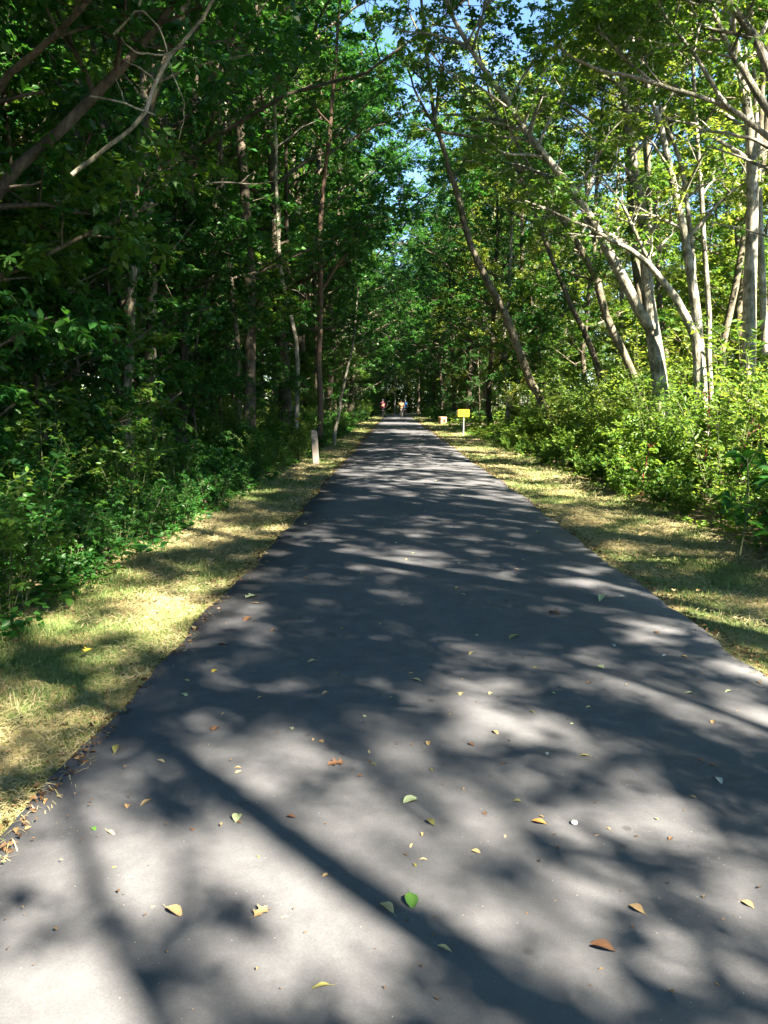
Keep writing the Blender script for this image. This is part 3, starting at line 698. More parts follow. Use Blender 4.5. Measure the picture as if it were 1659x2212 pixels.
for k, (x, y, s_, lab) in enumerate([(-4.0, 27, 1.05, 'wide-crowned dark tree spreading over the path just beyond the reddish trunk'), (-4.1, 37, 1.0, 'second wide-crowned dark tree spreading over the path past the reddish trunk'), (5.2, 41, .75, 'wide-crowned dark tree spreading over the path beyond the bench'), (-4.8, 50, 1.0, 'wide-crowned dark tree over the path level with the bench'), (5.2, 56, 1.0, 'wide-crowned dark tree over the path before the cyclists'), (-4.6, 66, 1.0, 'wide-crowned dark tree over the path above the cyclists'), (5, 82, 1.0, 'wide-crowned dark tree over the path past the cyclists'), (-5.2, 18.5, .9, 'wide-crowned dark tree spreading high over the mile post'), (-4.2, 58, .85, 'lower wide-crowned dark tree over the path before the cyclists'), (-3.6, 44, .9, 'tall wide-crowned tree closing over the path short of the bench'), (-3.2, 54.5, 1.1, 'tall wide-crowned tree closing over the path just past the bench'), (4.6, 62, .85, 'tall wide-crowned tree between bench and cyclists'), (-4.4, 82, .85, 'wide-crowned dark tree over the path well past the cyclists'), (4.8, 88, .85, 'wide-crowned dark tree deep in the tunnel on the bench side'), (-4.3, 97, .8, 'wide-crowned dark tree at the dark end of the tunnel'), (4.6, 101, .8, 'last wide-crowned dark tree at the dark end of the tunnel')]):
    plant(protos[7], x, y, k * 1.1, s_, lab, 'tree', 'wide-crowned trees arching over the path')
for k, (x, y) in enumerate([(-4.8, -10), (-4.7, -1.5), (-4.6, 5.5)]):  # crowns added overhead, out of view, to dim the sky light on the asphalt
    plant(protos[7], x, y, k * 1.4 + .3, 1.0, 'wide-crowned tree added out of view to cut sky light over the path', 'tree', 'wide crowns hanging in from out of view')
for k, (x, y, s_, lab) in enumerate([(6.6, 57.5, 1.15, 'tall sunlit pale-leaved tree rising beyond the bench'), (8.2, 68.0, 1.25, 'tallest sunlit pale-leaved tree rising past the cyclists')]):
    plant(protos[5], x, y, k * 1.3, s_, lab, 'tree', 'sunlit tall trees beyond the bench')
NEAR_U = dict(per_limb=6, subs=4, sub_len=0.55, twigs=4, twig_len=0.35, leaves=8, size=0.115, wid=0.6, seg=2, up=0.05, droop=.35)
near_u = [forest_proto(25, 6.8, 0.05, 0.10, 16, 1.8, NEAR_U, M['bark_dark'], M['leaf_dark'], 0.12, 'understorey_tree'), forest_proto(26, 5.4, 0.04, 0.08, 15, 1.6, NEAR_U, M['bark_dark'], M['leaf_dark'], 0.16, 'understorey_tree')]
for k, (x, y, s_, lab) in enumerate([(-4.5, 6.3, .9, 'near leafy sapling in deep shade at the picture edge'), (-5.4, 8.3, 1.0, 'near leafy sapling in deep shade before the ivy-hung trunk'), (-4.4, 9.6, .8, 'leafy sapling in deep shade beside the ivy-hung trunk'), (-6.4, 10.5, 1.1, 'tall leafy sapling in deep shade behind the ivy-hung trunk'), (-4.7, 13.2, .9, 'leafy sapling standing past the grey trunk in shade'), (-6.6, 6.8, 1.1, 'tall leafy sapling half out of view at the picture edge'), (-4.3, 16.5, .75, 'low leafy sapling a little short of the mile post'), (-7.5, 13.5, 1.2, 'tall leafy sapling behind the grey trunk')]):
    plant(near_u[k % 2], x, y, k * 1.9, s_, lab, 'tree', 'near saplings of the left wood')
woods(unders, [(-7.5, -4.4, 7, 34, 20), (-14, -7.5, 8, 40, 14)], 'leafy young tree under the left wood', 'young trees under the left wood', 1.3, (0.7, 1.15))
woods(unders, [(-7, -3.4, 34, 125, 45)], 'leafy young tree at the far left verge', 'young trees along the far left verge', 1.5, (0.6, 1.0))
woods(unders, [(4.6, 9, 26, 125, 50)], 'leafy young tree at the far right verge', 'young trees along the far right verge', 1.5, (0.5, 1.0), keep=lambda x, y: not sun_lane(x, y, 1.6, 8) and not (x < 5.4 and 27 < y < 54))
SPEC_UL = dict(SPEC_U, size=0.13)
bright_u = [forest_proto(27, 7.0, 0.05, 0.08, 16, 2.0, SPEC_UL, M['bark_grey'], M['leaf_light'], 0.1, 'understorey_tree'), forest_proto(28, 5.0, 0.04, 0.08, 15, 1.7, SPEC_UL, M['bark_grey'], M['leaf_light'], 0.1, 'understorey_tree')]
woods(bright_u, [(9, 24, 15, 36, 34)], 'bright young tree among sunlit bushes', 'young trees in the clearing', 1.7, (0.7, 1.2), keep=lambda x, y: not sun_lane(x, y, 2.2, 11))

# ------------------------------------------------------------------ shrubs
def shrub_proto(seed, h, spread, n_stem, leaf, size, wid=0.5, seg=2, twigs=5, leaves=7, stem=None):
    rng = np.random.default_rng(seed); root = empty('shrub'); wood, crown = Acc(), Acc()
    az = rng.uniform(0, 6.28, n_stem); rad = rng.uniform(.2, 1, n_stem) * spread
    t = np.linspace(0, 1, 6)[None, :, None]
    b0 = np.stack([np.cos(az), np.sin(az), np.zeros(n_stem)], -1) * (rng.uniform(0, 0.35, n_stem) * spread)[:, None] + [0, 0, -0.08]
    tip = np.stack([np.cos(az) * rad, np.sin(az) * rad, h * rng.uniform(.55, 1.1, n_stem)], -1)
    mid = (b0 + tip) / 2 + np.array([0, 0, 0.28 * h])
    B = b0[:, None] * (1 - t) ** 2 + 2 * mid[:, None] * t * (1 - t) + tip[:, None] * t * t
    r = np.full(n_stem, 0.010); wood.add(*tubes_batch(B, r, 4))
    S, rs = sub_from(rng, B, r, 6, 0.35 * h, K=4); wood.add(*tubes_batch(S, np.minimum(rs, .006), 3))
    crown.add(*leaves_on(rng, S, leaves + 2, size, wid, seg, 0.2, 0.6)); crown.add(*leaves_on(rng, B, 14, size, wid, seg, 0.2, 0.6))
    obj('stem', wood.mesh('stem', stem or M['stem_green'], True), root)
    obj('foliage', crown.mesh('foliage', leaf), root)
    return root
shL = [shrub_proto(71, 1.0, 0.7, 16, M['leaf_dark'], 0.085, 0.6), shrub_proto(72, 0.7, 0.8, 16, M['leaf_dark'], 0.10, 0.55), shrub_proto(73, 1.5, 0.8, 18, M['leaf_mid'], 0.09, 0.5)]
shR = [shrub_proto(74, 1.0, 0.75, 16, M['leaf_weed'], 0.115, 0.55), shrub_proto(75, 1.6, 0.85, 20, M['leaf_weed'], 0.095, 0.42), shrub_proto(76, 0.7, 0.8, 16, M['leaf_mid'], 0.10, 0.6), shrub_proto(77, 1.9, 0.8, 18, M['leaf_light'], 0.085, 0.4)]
def shrubs(ps, x0, x1, y0, y1, cnt, label, group, sc=(0.7, 1.15), hx=None):
    for k in range(cnt):
        y = y0 + (y1 - y0) * ((k + rnd.random()) / cnt) ** 1.25; x = rnd.uniform(x0, x1)
        s = rnd.uniform(*sc) * (hx(x, y) if hx else 1.0)
        if 2.8 < x < 4.9 and 26 < y < 55: continue
        plant(rnd.choice(ps), x + float(bend(y)), y, rnd.uniform(0, 6.28), s, label, 'shrub', group)
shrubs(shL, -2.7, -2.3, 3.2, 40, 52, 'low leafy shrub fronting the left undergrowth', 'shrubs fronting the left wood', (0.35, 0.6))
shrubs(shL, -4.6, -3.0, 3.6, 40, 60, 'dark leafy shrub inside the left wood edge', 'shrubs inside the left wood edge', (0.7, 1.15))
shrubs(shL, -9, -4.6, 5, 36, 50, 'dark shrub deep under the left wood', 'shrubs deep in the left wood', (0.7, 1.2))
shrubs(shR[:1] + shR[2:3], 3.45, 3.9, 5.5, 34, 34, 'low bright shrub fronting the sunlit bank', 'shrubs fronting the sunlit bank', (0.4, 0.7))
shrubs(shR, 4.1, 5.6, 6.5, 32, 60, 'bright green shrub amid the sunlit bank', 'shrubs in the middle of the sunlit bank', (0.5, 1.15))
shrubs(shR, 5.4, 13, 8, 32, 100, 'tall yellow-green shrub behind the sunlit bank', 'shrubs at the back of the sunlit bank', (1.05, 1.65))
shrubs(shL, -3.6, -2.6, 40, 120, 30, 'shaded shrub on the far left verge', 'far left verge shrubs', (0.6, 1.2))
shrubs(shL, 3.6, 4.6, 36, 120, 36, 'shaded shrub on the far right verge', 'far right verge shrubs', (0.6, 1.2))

# ------------------------------------------------------------------ low undergrowth and the far wood (stuff)
def carpet(name, seed, x0, x1, y0, y1, n, size, mat, hmax, label, seg, edge):
    rng = np.random.default_rng(seed)
    y = y0 + (y1 - y0) * rng.random(n) ** 1.6; x = rng.uniform(x0, x1, n)
    d = np.abs(x - edge); cl = 0.5 + 0.5 * np.sin(x * 2.1 + y * 1.7 + 1) * np.sin(y * 2.9 - x * 1.1)
    h = hmax * np.clip(d / 1.2, 0.25, 1) * (0.45 + 0.75 * cl)
    z = gz(x + bend(y), y) + h * rng.random(n) ** 0.6
    P = np.stack([x + bend(y), y, z], -1); az = rng.uniform(0, 6.28, n)
    D = np.stack([np.cos(az), np.sin(az), rng.uniform(-.5, .4, n)], -1)
    N = np.array([0, 0, 1.0]) + rng.normal(0, .5, (n, 3))
    V, F, T = leaf_mesh(rng, P, D, N, size * rng.uniform(.5, 1.3, n) * (1 + y / 40), 0.6, seg, tint=np.clip(cl * .6 + rng.random(n) * .5, 0, 1))
    tag(obj(name, mesh_np(name, V, F, mat, T)), label, kind='stuff')
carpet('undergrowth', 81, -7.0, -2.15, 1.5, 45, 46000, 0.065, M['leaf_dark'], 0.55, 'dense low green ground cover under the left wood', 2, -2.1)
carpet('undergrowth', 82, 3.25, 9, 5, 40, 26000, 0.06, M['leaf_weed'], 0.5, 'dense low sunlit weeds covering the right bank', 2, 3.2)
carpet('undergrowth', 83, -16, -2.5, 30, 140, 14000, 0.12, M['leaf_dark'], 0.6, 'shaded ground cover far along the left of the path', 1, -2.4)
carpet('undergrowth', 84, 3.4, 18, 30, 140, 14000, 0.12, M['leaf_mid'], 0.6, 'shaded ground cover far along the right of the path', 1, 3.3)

def far_wood(name, seed, boxes, mat, size, label):
    rng = np.random.default_rng(seed); a = Acc()
    for (x0, x1, y0, y1, z0, z1, ncl, per) in boxes:
        c = np.stack([rng.uniform(x0, x1, ncl), rng.uniform(y0, y1, ncl), z0 + (z1 - z0) * rng.random(ncl) ** 1.25], -1)
        P = (c[:, None] + rng.normal(0, 1.0, (ncl, per, 3)) * [0.9, 0.9, 0.55]).reshape(-1, 3); n = len(P)
        az = rng.uniform(0, 6.28, n); D = np.stack([np.cos(az), np.sin(az), rng.uniform(-.6, .3, n)], -1)
        a.add(*leaf_mesh(rng, P, D, np.array([0, 0, 1.0]) + rng.normal(0, .6, (n, 3)), size * rng.uniform(.6, 1.3, n), 0.55, 1, tint=np.repeat(rng.random(ncl), per) * .6 + rng.random(n) * .4))
    tag(obj(name, a.mesh(name, mat)), label, kind='stuff')
far_wood('far_forest', 91, [(-95, -55, 5, 130, 0, 20, 2000, 45), (-60, -25, 110, 170, 0, 20, 900, 45), (-62, -46, 12, 110, 0, 5, 500, 45), (-85, -24, 130, 205, 0, 7, 900, 45)], M['leaf_light'], 0.4, 'far wood closing the view behind the left trees')
far_wood('far_forest', 92, [(50, 85, 5, 130, 0, 19, 1700, 45), (30, 60, 90, 170, 0, 19, 900, 45)], M['leaf_light'], 0.4, 'far sunlit wood closing the view behind the clearing')
far_wood('far_forest', 93, [(-30, 40, 175, 200, 0, 20, 1500, 45), (-9, 8, 118, 128, 0, 6, 350, 45)], M['leaf_mid'], 0.45, 'far wood across the end of the path')

# ------------------------------------------------------------------ mown verges: grass blades, straw and dead leaves (stuff)
def verge_grass():
    rng = np.random.default_rng(101); a = Acc()
    for side in (-1, 1):
        for (y0, y1, n, w, L0) in ((0.6, 5, 34000, 0.0032, 0.05), (5, 12, 34000, 0.005, 0.055), (12, 40, 42000, 0.011, 0.07), (40, 110, 18000, 0.03, 0.10)):
            y = rng.uniform(y0, y1, n)
            u = rng.random(n)
            x = (PX0 + 0.06 - u * 1.22) if side < 0 else (PX1 - 0.06 + u * 1.6)
            x = x + bend(y)
            g = np.sin(x * 4.1 + 1.3 * np.sin(y * 1.9) + side) * np.sin(y * 2.7 + 0.8 * np.sin(x * 3.3)) + 0.6 * np.sin(y * 0.9 + x * 1.4) + rng.normal(0, .45, n)
            green = g > (0.12 if side < 0 else 0.0)
            thin = (u < 0.09) & (rng.random(n) < 0.6)
            keep = ~thin; x, y, u, green = x[keep], y[keep], u[keep], green[keep]; m = len(x)
            az = rng.uniform(0, 6.28, m); el = np.where(green, rng.uniform(.4, 1.4, m), rng.uniform(-.02, .55, m))
            D = np.stack([np.cos(az) * np.cos(el), np.sin(az) * np.cos(el), np.sin(el)], -1)
            L = L0 * np.where(green, rng.uniform(.5, 1.25, m), rng.uniform(.7, 1.6, m)) * (0.75 + 0.5 * u) * (1 + 0.9 * np.clip(np.sin(x * 7.3 + 2 * np.sin(y * 3.1)) * np.sin(y * 5.9 + x), 0, 1))
            P = np.stack([x, y, gz(x, y) + np.where(green, -0.002, rng.uniform(0.0, 0.03, m))], -1)
            S = unit(np.cross(D, np.array([0, 0, 1.0]) + rng.normal(0, .3, (m, 3)))) * (w * rng.uniform(.6, 1.4, m))[:, None] * 0.5
            mid = P + D * (L * .55)[:, None]; tip = P + D * L[:, None] + np.array([0, 0, -0.25]) * L[:, None]
            V = np.stack([P - S, P + S, mid + S * .8, mid - S * .8, tip], 1).reshape(-1, 3)
            b = np.arange(m)[:, None] * 5
            F = np.concatenate([b + [0, 1, 2], b + [0, 2, 3], b + [3, 2, 4]], 0)
            T = np.where(green, rng.uniform(.5, 1, m), rng.uniform(0, .45, m))
            a.add(V, F, np.repeat(T, 5))
    tag(obj('grass', a.mesh('grass', M['grass'])), 'short mown grass and dry straw on both verges', kind='stuff')
verge_grass()

def litter():
    rng = np.random.default_rng(103); a = Acc()
    for side in (-1, 1):
        n = 4200
        y = 0.8 + 60 * rng.random(n) ** 2; e = rng.exponential(0.06, n)
        x = (PX0 + 0.02 - e) if side < 0 else (PX1 - 0.02 + e)
        far = rng.random(n) < 0.25
        x = np.where(far, x + side * rng.random(n) * 1.3, x)
        P = np.stack([x, y, gz(x, y) + rng.uniform(0.015, 0.045, n)], -1); az = rng.uniform(0, 6.28, n)
        D = np.stack([np.cos(az), np.sin(az), rng.uniform(-.25, .35, n)], -1)
        V, F, T = leaf_mesh(rng, P, D, np.array([0, 0, 1.0]) + rng.normal(0, .45, (n, 3)), rng.uniform(.009, .03, n) * (1 + y / 40), 0.6, 2, 0.5)
        a.add(V, F, T)
    # crumbs on the asphalt
    n = 2600; y = 1.2 + 45 * rng.random(n) ** 1.6; x = rng.uniform(PX0 + .03, PX1 - .03, n); x = np.where(rng.random(n) < .35, np.where(rng.random(n) < .5, PX0 + rng.exponential(.12, n), PX1 - rng.exponential(.12, n)), x)
    P = np.stack([x, y, np.full(n, PZ + .02)], -1); az = rng.uniform(0, 6.28, n)
    D = np.stack([np.cos(az), np.sin(az), rng.uniform(-.02, .25, n)], -1)
    a.add(*leaf_mesh(rng, P, D, np.array([0, 0, 1.0]) + rng.normal(0, .2, (n, 3)), rng.uniform(.004, .016, n) * (1 + y / 16), 0.5, 1, 0.4, tint=rng.uniform(.4, 1, n)))
    tag(obj('leaf_litter', a.mesh('leaf_litter', M['litter'])), 'dead brown leaf litter and crumbs along the path edges', kind='stuff')
litter()

# ------------------------------------------------------------------ tall weeds with red stems on the right bank
def tall_weed(x, y, h, label, seed, big=0.16, leaf='leaf_weed', stem='stem_red', grp='red-stemmed weeds on the bank'):
    rng = np.random.default_rng(seed); z = float(gz(x, y)); root = empty('tall_weed', (x, y, z)); wood, crown = Acc(), Acc()
    P = jitter_line(rng, [np.array([0, 0, -.05]), np.array([.04, 0, h * .5]), np.array([rng.uniform(-.15, .15), rng.uniform(-.1, .1), h])], 8, .015)
    V, F = tube(P, np.linspace(.011, .005, 8), 6); wood.add(V, F)
    B, r = side_branches(rng, P, np.linspace(.016, .006, 8), .3, 1.0, 7, h * .35, 0.3, K=4); wood.add(*tubes_batch(B, np.minimum(r, .007), 4))
    crown.add(*leaves_on(rng, B, 6, big, .42, 2, 0.45, .5)); 
    obj('stem', wood.mesh('stem', M[stem], True), root); obj('foliage', crown.mesh('foliage', M[leaf]), root)
    tag(root, label, 'plant', grp)
for k, (px, py, Y, h, lab) in enumerate([
    (1522, 960, 11.5, 1.5, 'red-stemmed weed standing high in the sunlit bank below the crooked tree'),
    (1590, 1030, 9.2, 1.15, 'red-stemmed weed with drooping leaves near the picture edge'),
    (1640, 1050, 8.6, 1.1, 'red-stemmed weed partly shaded at the very edge of the bank'),
    (1385, 1060, 10.8, 0.8, 'short red-stemmed weed near the verge of the sunlit bank')]):
    p = at(px, py, Y); tall_weed(p[0], Y, h, lab, 200 + k)
p = at(1600, 1120, 6.4); tall_weed(p[0], 6.4, 0.9, 'dark broad-leaved weed shading the verge at the picture edge', 210, 0.17, 'leaf_dark', 'stem_green', 'broad-leaved weeds by the verge')
p = at(1655, 1120, 6.0); tall_weed(p[0] + .1, 6.1, 0.8, 'second dark broad-leaved weed leaning over the verge at the picture edge', 211, 0.17, 'leaf_dark', 'stem_green', 'broad-leaved weeds by the verge')
# drooping large-leaved plant beside the mile post
p = on_ground(655, 985)
tall_weed(p[0] - .1, p[1] + .6, 1.0, 'drooping yellow-green plant standing behind the mile post', 212, 0.22, 'leaf_light', 'stem_green', 'drooping plants at the mile post')
tall_weed(p[0] - .7, p[1] + .9, 0.9, 'bushy drooping plant next to the one behind the mile post', 213, 0.2, 'leaf_weed', 'stem_green', 'drooping plants at the mile post')

# ------------------------------------------------------------------ mile post
M['concrete'] = plain('post_concrete', (0.17, 0.15, 0.135), 0.85, 0, 0.18, 22, 0.3)
M['letter'] = plain('pale_lettering', (0.32, 0.32, 0.32), 0.7)
def text_mesh(body, size, mat, depth=0.002):
    cu = bpy.data.curves.new('lettering', 'FONT'); cu.body = body; cu.size = size; cu.align_x = 'CENTER'; cu.align_y = 'CENTER'; cu.extrude = depth; cu.resolution_u = 3
    t = bpy.data.objects.new('lettering', cu); COL.objects.link(t)
    bpy.context.view_layer.update()
    me = bpy.data.meshes.new_from_object(t.evaluated_get(bpy.context.evaluated_depsgraph_get()))
    bpy.data.objects.remove(t); bpy.data.curves.remove(cu)
    me.materials.clear(); me.materials.append(mat)
    return me
def mile_post():
    g = on_ground(683, 1004, 0.0)
    root = empty('mile_post', (g[0], g[1], float(gz(g[0], g[1])))); root.rotation_euler = (0, R(-3.2), R(8))
    w = 0.142; h = 0.80; mb = MB()
    prof = [(-0.15, w, w), (0.70, w, w), (0.765, w * .92, w * .92), (0.79, w * .62, w * .7), (h, w * .3, w * .35)]
    V = [(sx * a / 2, sy * b / 2, z) for z, a, b in prof for sx, sy in ((-1, -1), (1, -1), (1, 1), (-1, 1))]
    F = [(k * 4 + i, k * 4 + (i + 1) % 4, k * 4 + 4 + (i + 1) % 4, k * 4 + 4 + i) for k in range(4) for i in range(4)] + [(16, 17, 18, 19)]
    mb.add(V, F); mb.build('shaft', M['concrete'], root, bevel=0.006)
    for body, z, s in (('MILE', 0.665, 0.052), ('30', 0.585, 0.075), ('70', 0.505, 0.075)):
        t = obj('lettering', text_mesh(body, s, M['letter']), root, (0, -w / 2 - 0.0015, z)); t.rotation_euler = (R(90), 0, 0)
    tag(root, 'short pale concrete mile post with white lettering on the grass verge', 'mile post')
mile_post()

# ------------------------------------------------------------------ yellow sign
M['sign_yellow'] = plain('sign_yellow', (0.42, 0.26, 0.012), 0.45, 0, 0.06, 8)
M['sign_black'] = plain('sign_black', (0.04, 0.03, 0.006), 0.5)
M['galv'] = plain('galvanised_steel', (0.52, 0.55, 0.55), 0.45, 0.2)
def rounded(w, h, r, n=5):
    pts = []
    for cx, cz, a0 in ((w / 2 - r, h / 2 - r, 0), (-w / 2 + r, h / 2 - r, 90), (-w / 2 + r, -h / 2 + r, 180), (w / 2 - r, -h / 2 + r, 270)):
        pts += [(cx + r * math.cos(R(a0 + 90 * k / n)), cz + r * math.sin(R(a0 + 90 * k / n))) for k in range(n + 1)]
    return pts
def yellow_sign():
    g = on_ground(1001, 942, 0.0)
    root = empty('path_sign', (g[0], g[1], float(gz(g[0], g[1]))), R(4))
    mb = MB(); mb.tube([(0, 0.025, -0.3), (0.005, 0.025, 0.5), (0.012, 0.025, 1.12)], 0.02, 8); mb.build('post', M['galv'], root, True)
    w, h, zc = 0.51, 0.32, 0.985
    def plate(name, w, h, r, y0, y1, mat, hole=None):
        pts = rounded(w, h, r); n = len(pts); mb = MB()
        if hole is None:
            V = [(x, y0, zc + z) for x, z in pts] + [(x, y1, zc + z) for x, z in pts]
            F = [tuple(range(n)), tuple(range(2 * n - 1, n - 1, -1))] + [(i, (i + 1) % n + 0, n + (i + 1) % n, n + i) for i in range(n)]
        else:
            q = rounded(w - hole, h - hole, max(r - hole / 2, .005))
            V = [(x, y0, zc + z) for x, z in pts] + [(x, y0, zc + z) for x, z in q]
            F = [(i, (i + 1) % n, n + (i + 1) % n, n + i) for i in range(n)]
        mb.add(V, F); return mb.build(name, mat, root)
    plate('panel', w, h, 0.04, -0.004, 0.004, M['sign_yellow'])
    plate('border', w - .03, h - .03, 0.03, -0.006, 0, M['sign_black'], 0.02)
    rng = random.Random(4)
    for row, (z, segs) in enumerate(((0.075, [(-.2, .025), (-.165, .02), (-.12, .012), (-.02, .02), (.06, .025), (.12, .02), (.18, .03)]),
                                     (0.0, [(-.18, .04), (-.13, .025), (.08, .012), (.12, .012), (.17, .02)]),
                                     (-0.075, [(-.18, .045), (-.1, .015), (.02, .015), (.07, .03), (.12, .03), (.16, .02)]))):
        mb = MB()
        for x, wd in segs:
            mb.box((x, -0.0065, zc + z), (wd * .45, .002, .055)); mb.box((x + wd * .5, -0.0065, zc + z + .016), (wd * .7, .0016, .018)); mb.box((x + wd * .45, -0.0063, zc + z - .016), (wd * .6, .0012, .016))
        mb.build('lettering', M['sign_black'], root)
    mb = MB()
    for z in (0.10, -0.10): mb.tube([(0, -0.009, zc + z), (0, 0.004, zc + z)], 0.008, 6)
    mb.build('bolt', M['galv'], root)
    tag(root, 'small yellow rectangular sign on a thin grey post beside the path', 'sign')
yellow_sign()

# ------------------------------------------------------------------ wooden bench
M['wood'] = plain('bench_wood', (0.50, 0.34, 0.21), 0.75, 0, 0.25, 12, 0.2)
def bench():
    g = on_ground(957, 917, 0.0)
    root = empty('wooden_bench', (g[0] + .05, g[1], float(gz(g[0], g[1]))), R(3))
    for k in range(3):
        mb = MB(); mb.box((-.145 + .145 * k, .75, .475), (.135, 1.62, .05)); mb.build('plank', M['wood'], root, bevel=.006)
    for y in (0.05, 1.45):
        for x in (-.145, .145):
            mb = MB(); mb.box((x, y, .17), (.10, .10, .42)); mb.build('leg', M['wood'], root, bevel=.005)
        mb = MB(); mb.box((0, y - .055, .405), (.40, .05, .09)); mb.build('apron', M['wood'], root, bevel=.005)
        mb = MB(); mb.box((0, y, .06), (.19, .05, .07)); mb.build('stretcher', M['wood'], root, bevel=.005)
    tag(root, 'low backless wooden bench standing end-on beside the far path', 'bench')
bench()

# ------------------------------------------------------------------ cyclists
M['skin'] = plain('skin', (0.34, 0.19, 0.13), 0.55)
M['black_cloth'] = plain('black_cloth', (0.015, 0.015, 0.018), 0.85)
M['tyre'] = plain('tyre_rubber', (0.02, 0.02, 0.02), 0.7)
M['metal_dark'] = plain('dark_metal', (0.06, 0.06, 0.065), 0.35, 0.6)
M['rim'] = plain('rim_metal', (0.45, 0.46, 0.48), 0.3, 0.8)
def bicycle(x, y, label, frame_mat):
    root = empty('bicycle', (x, y, PZ + 0.012))
    rad = 0.34
    for yy in (-0.5, 0.53):
        hub = MB(); hub.tube([(-.05, yy, rad), (.05, yy, rad)], .022, 8); w = hub.build('wheel', M['metal_dark'], root, True)
        circ = lambda r: [(0, yy + r * math.cos(a), rad + r * math.sin(a)) for a in np.linspace(0, 2 * math.pi, 28, endpoint=False)]
        t = MB(); t.tube(circ(rad - .018), .018, 6, closed=True); t.build('tyre', M['tyre'], w, True)
        t = MB(); t.tube(circ(rad - .042), .010, 5, closed=True)
        for a in np.linspace(0, 2 * math.pi, 14, endpoint=False): t.tube([(0, yy, rad), (0, yy + (rad - .04) * math.cos(a), rad + (rad - .04) * math.sin(a))], .0016, 3)
        t.build('rim', M['rim'], w)
    bb = (0, -.06, .29); seat = (0, -.20, .80); head = (0, .36, .80); head2 = (0, .40, .66)
    f = MB()
    for a, b, r in ((bb, seat, .016), (bb, head2, .018), ((0, -.17, .74), head, .015), (head, head2, .018)): f.tube([a, b], r, 8)
    for s in (-.06, .06):
        f.tube([(s * .4, -.06, .29), (s, -.5, rad)], .009, 6); f.tube([(s * .3, -.18, .74), (s, -.5, rad)], .008, 6); f.tube([(s * .7, .41, .62), (s, .53, rad)], .011, 6)
    f.build('frame', frame_mat, root, True)
    s = MB(); s.box((0, -.30, .93), (.15, .14, .05)); s.box((0, -.17, .94), (.06, .16, .04)); s.build('saddle', M['black_cloth'], root, bevel=.012)
    s = MB(); s.tube([seat, (0, -.235, .915)], .013, 6); s.build('seat_post', M['metal_dark'], root)
    h = MB(); h.tube([head, (0, .38, .98)], .014, 6); h.tube([(-.27, .34, 1.0), (-.12, .40, .99), (0, .40, .985), (.12, .40, .99), (.27, .34, 1.0)], .012, 6); h.build('handlebar', M['metal_dark'], root, True)
    for s_, dz in ((-1, .17), (1, -.17)):
        p = MB(); p.tube([(s_ * .05, -.06, .29), (s_ * .07, -.06, .29 + dz)], .009, 5); p.box((s_ * .12, -.06, .29 + dz), (.09, .09, .02)); p.build('pedal', M['metal_dark'], root)
    l = MB(); l.box((0, -.30, .80), (.07, .02, .04)); l.build('rear_reflector', plain('reflector', (.6, .55, .52), .3), root, bevel=.004)
    tag(root, label, 'bicycle', 'bicycles far along the path')
    return root
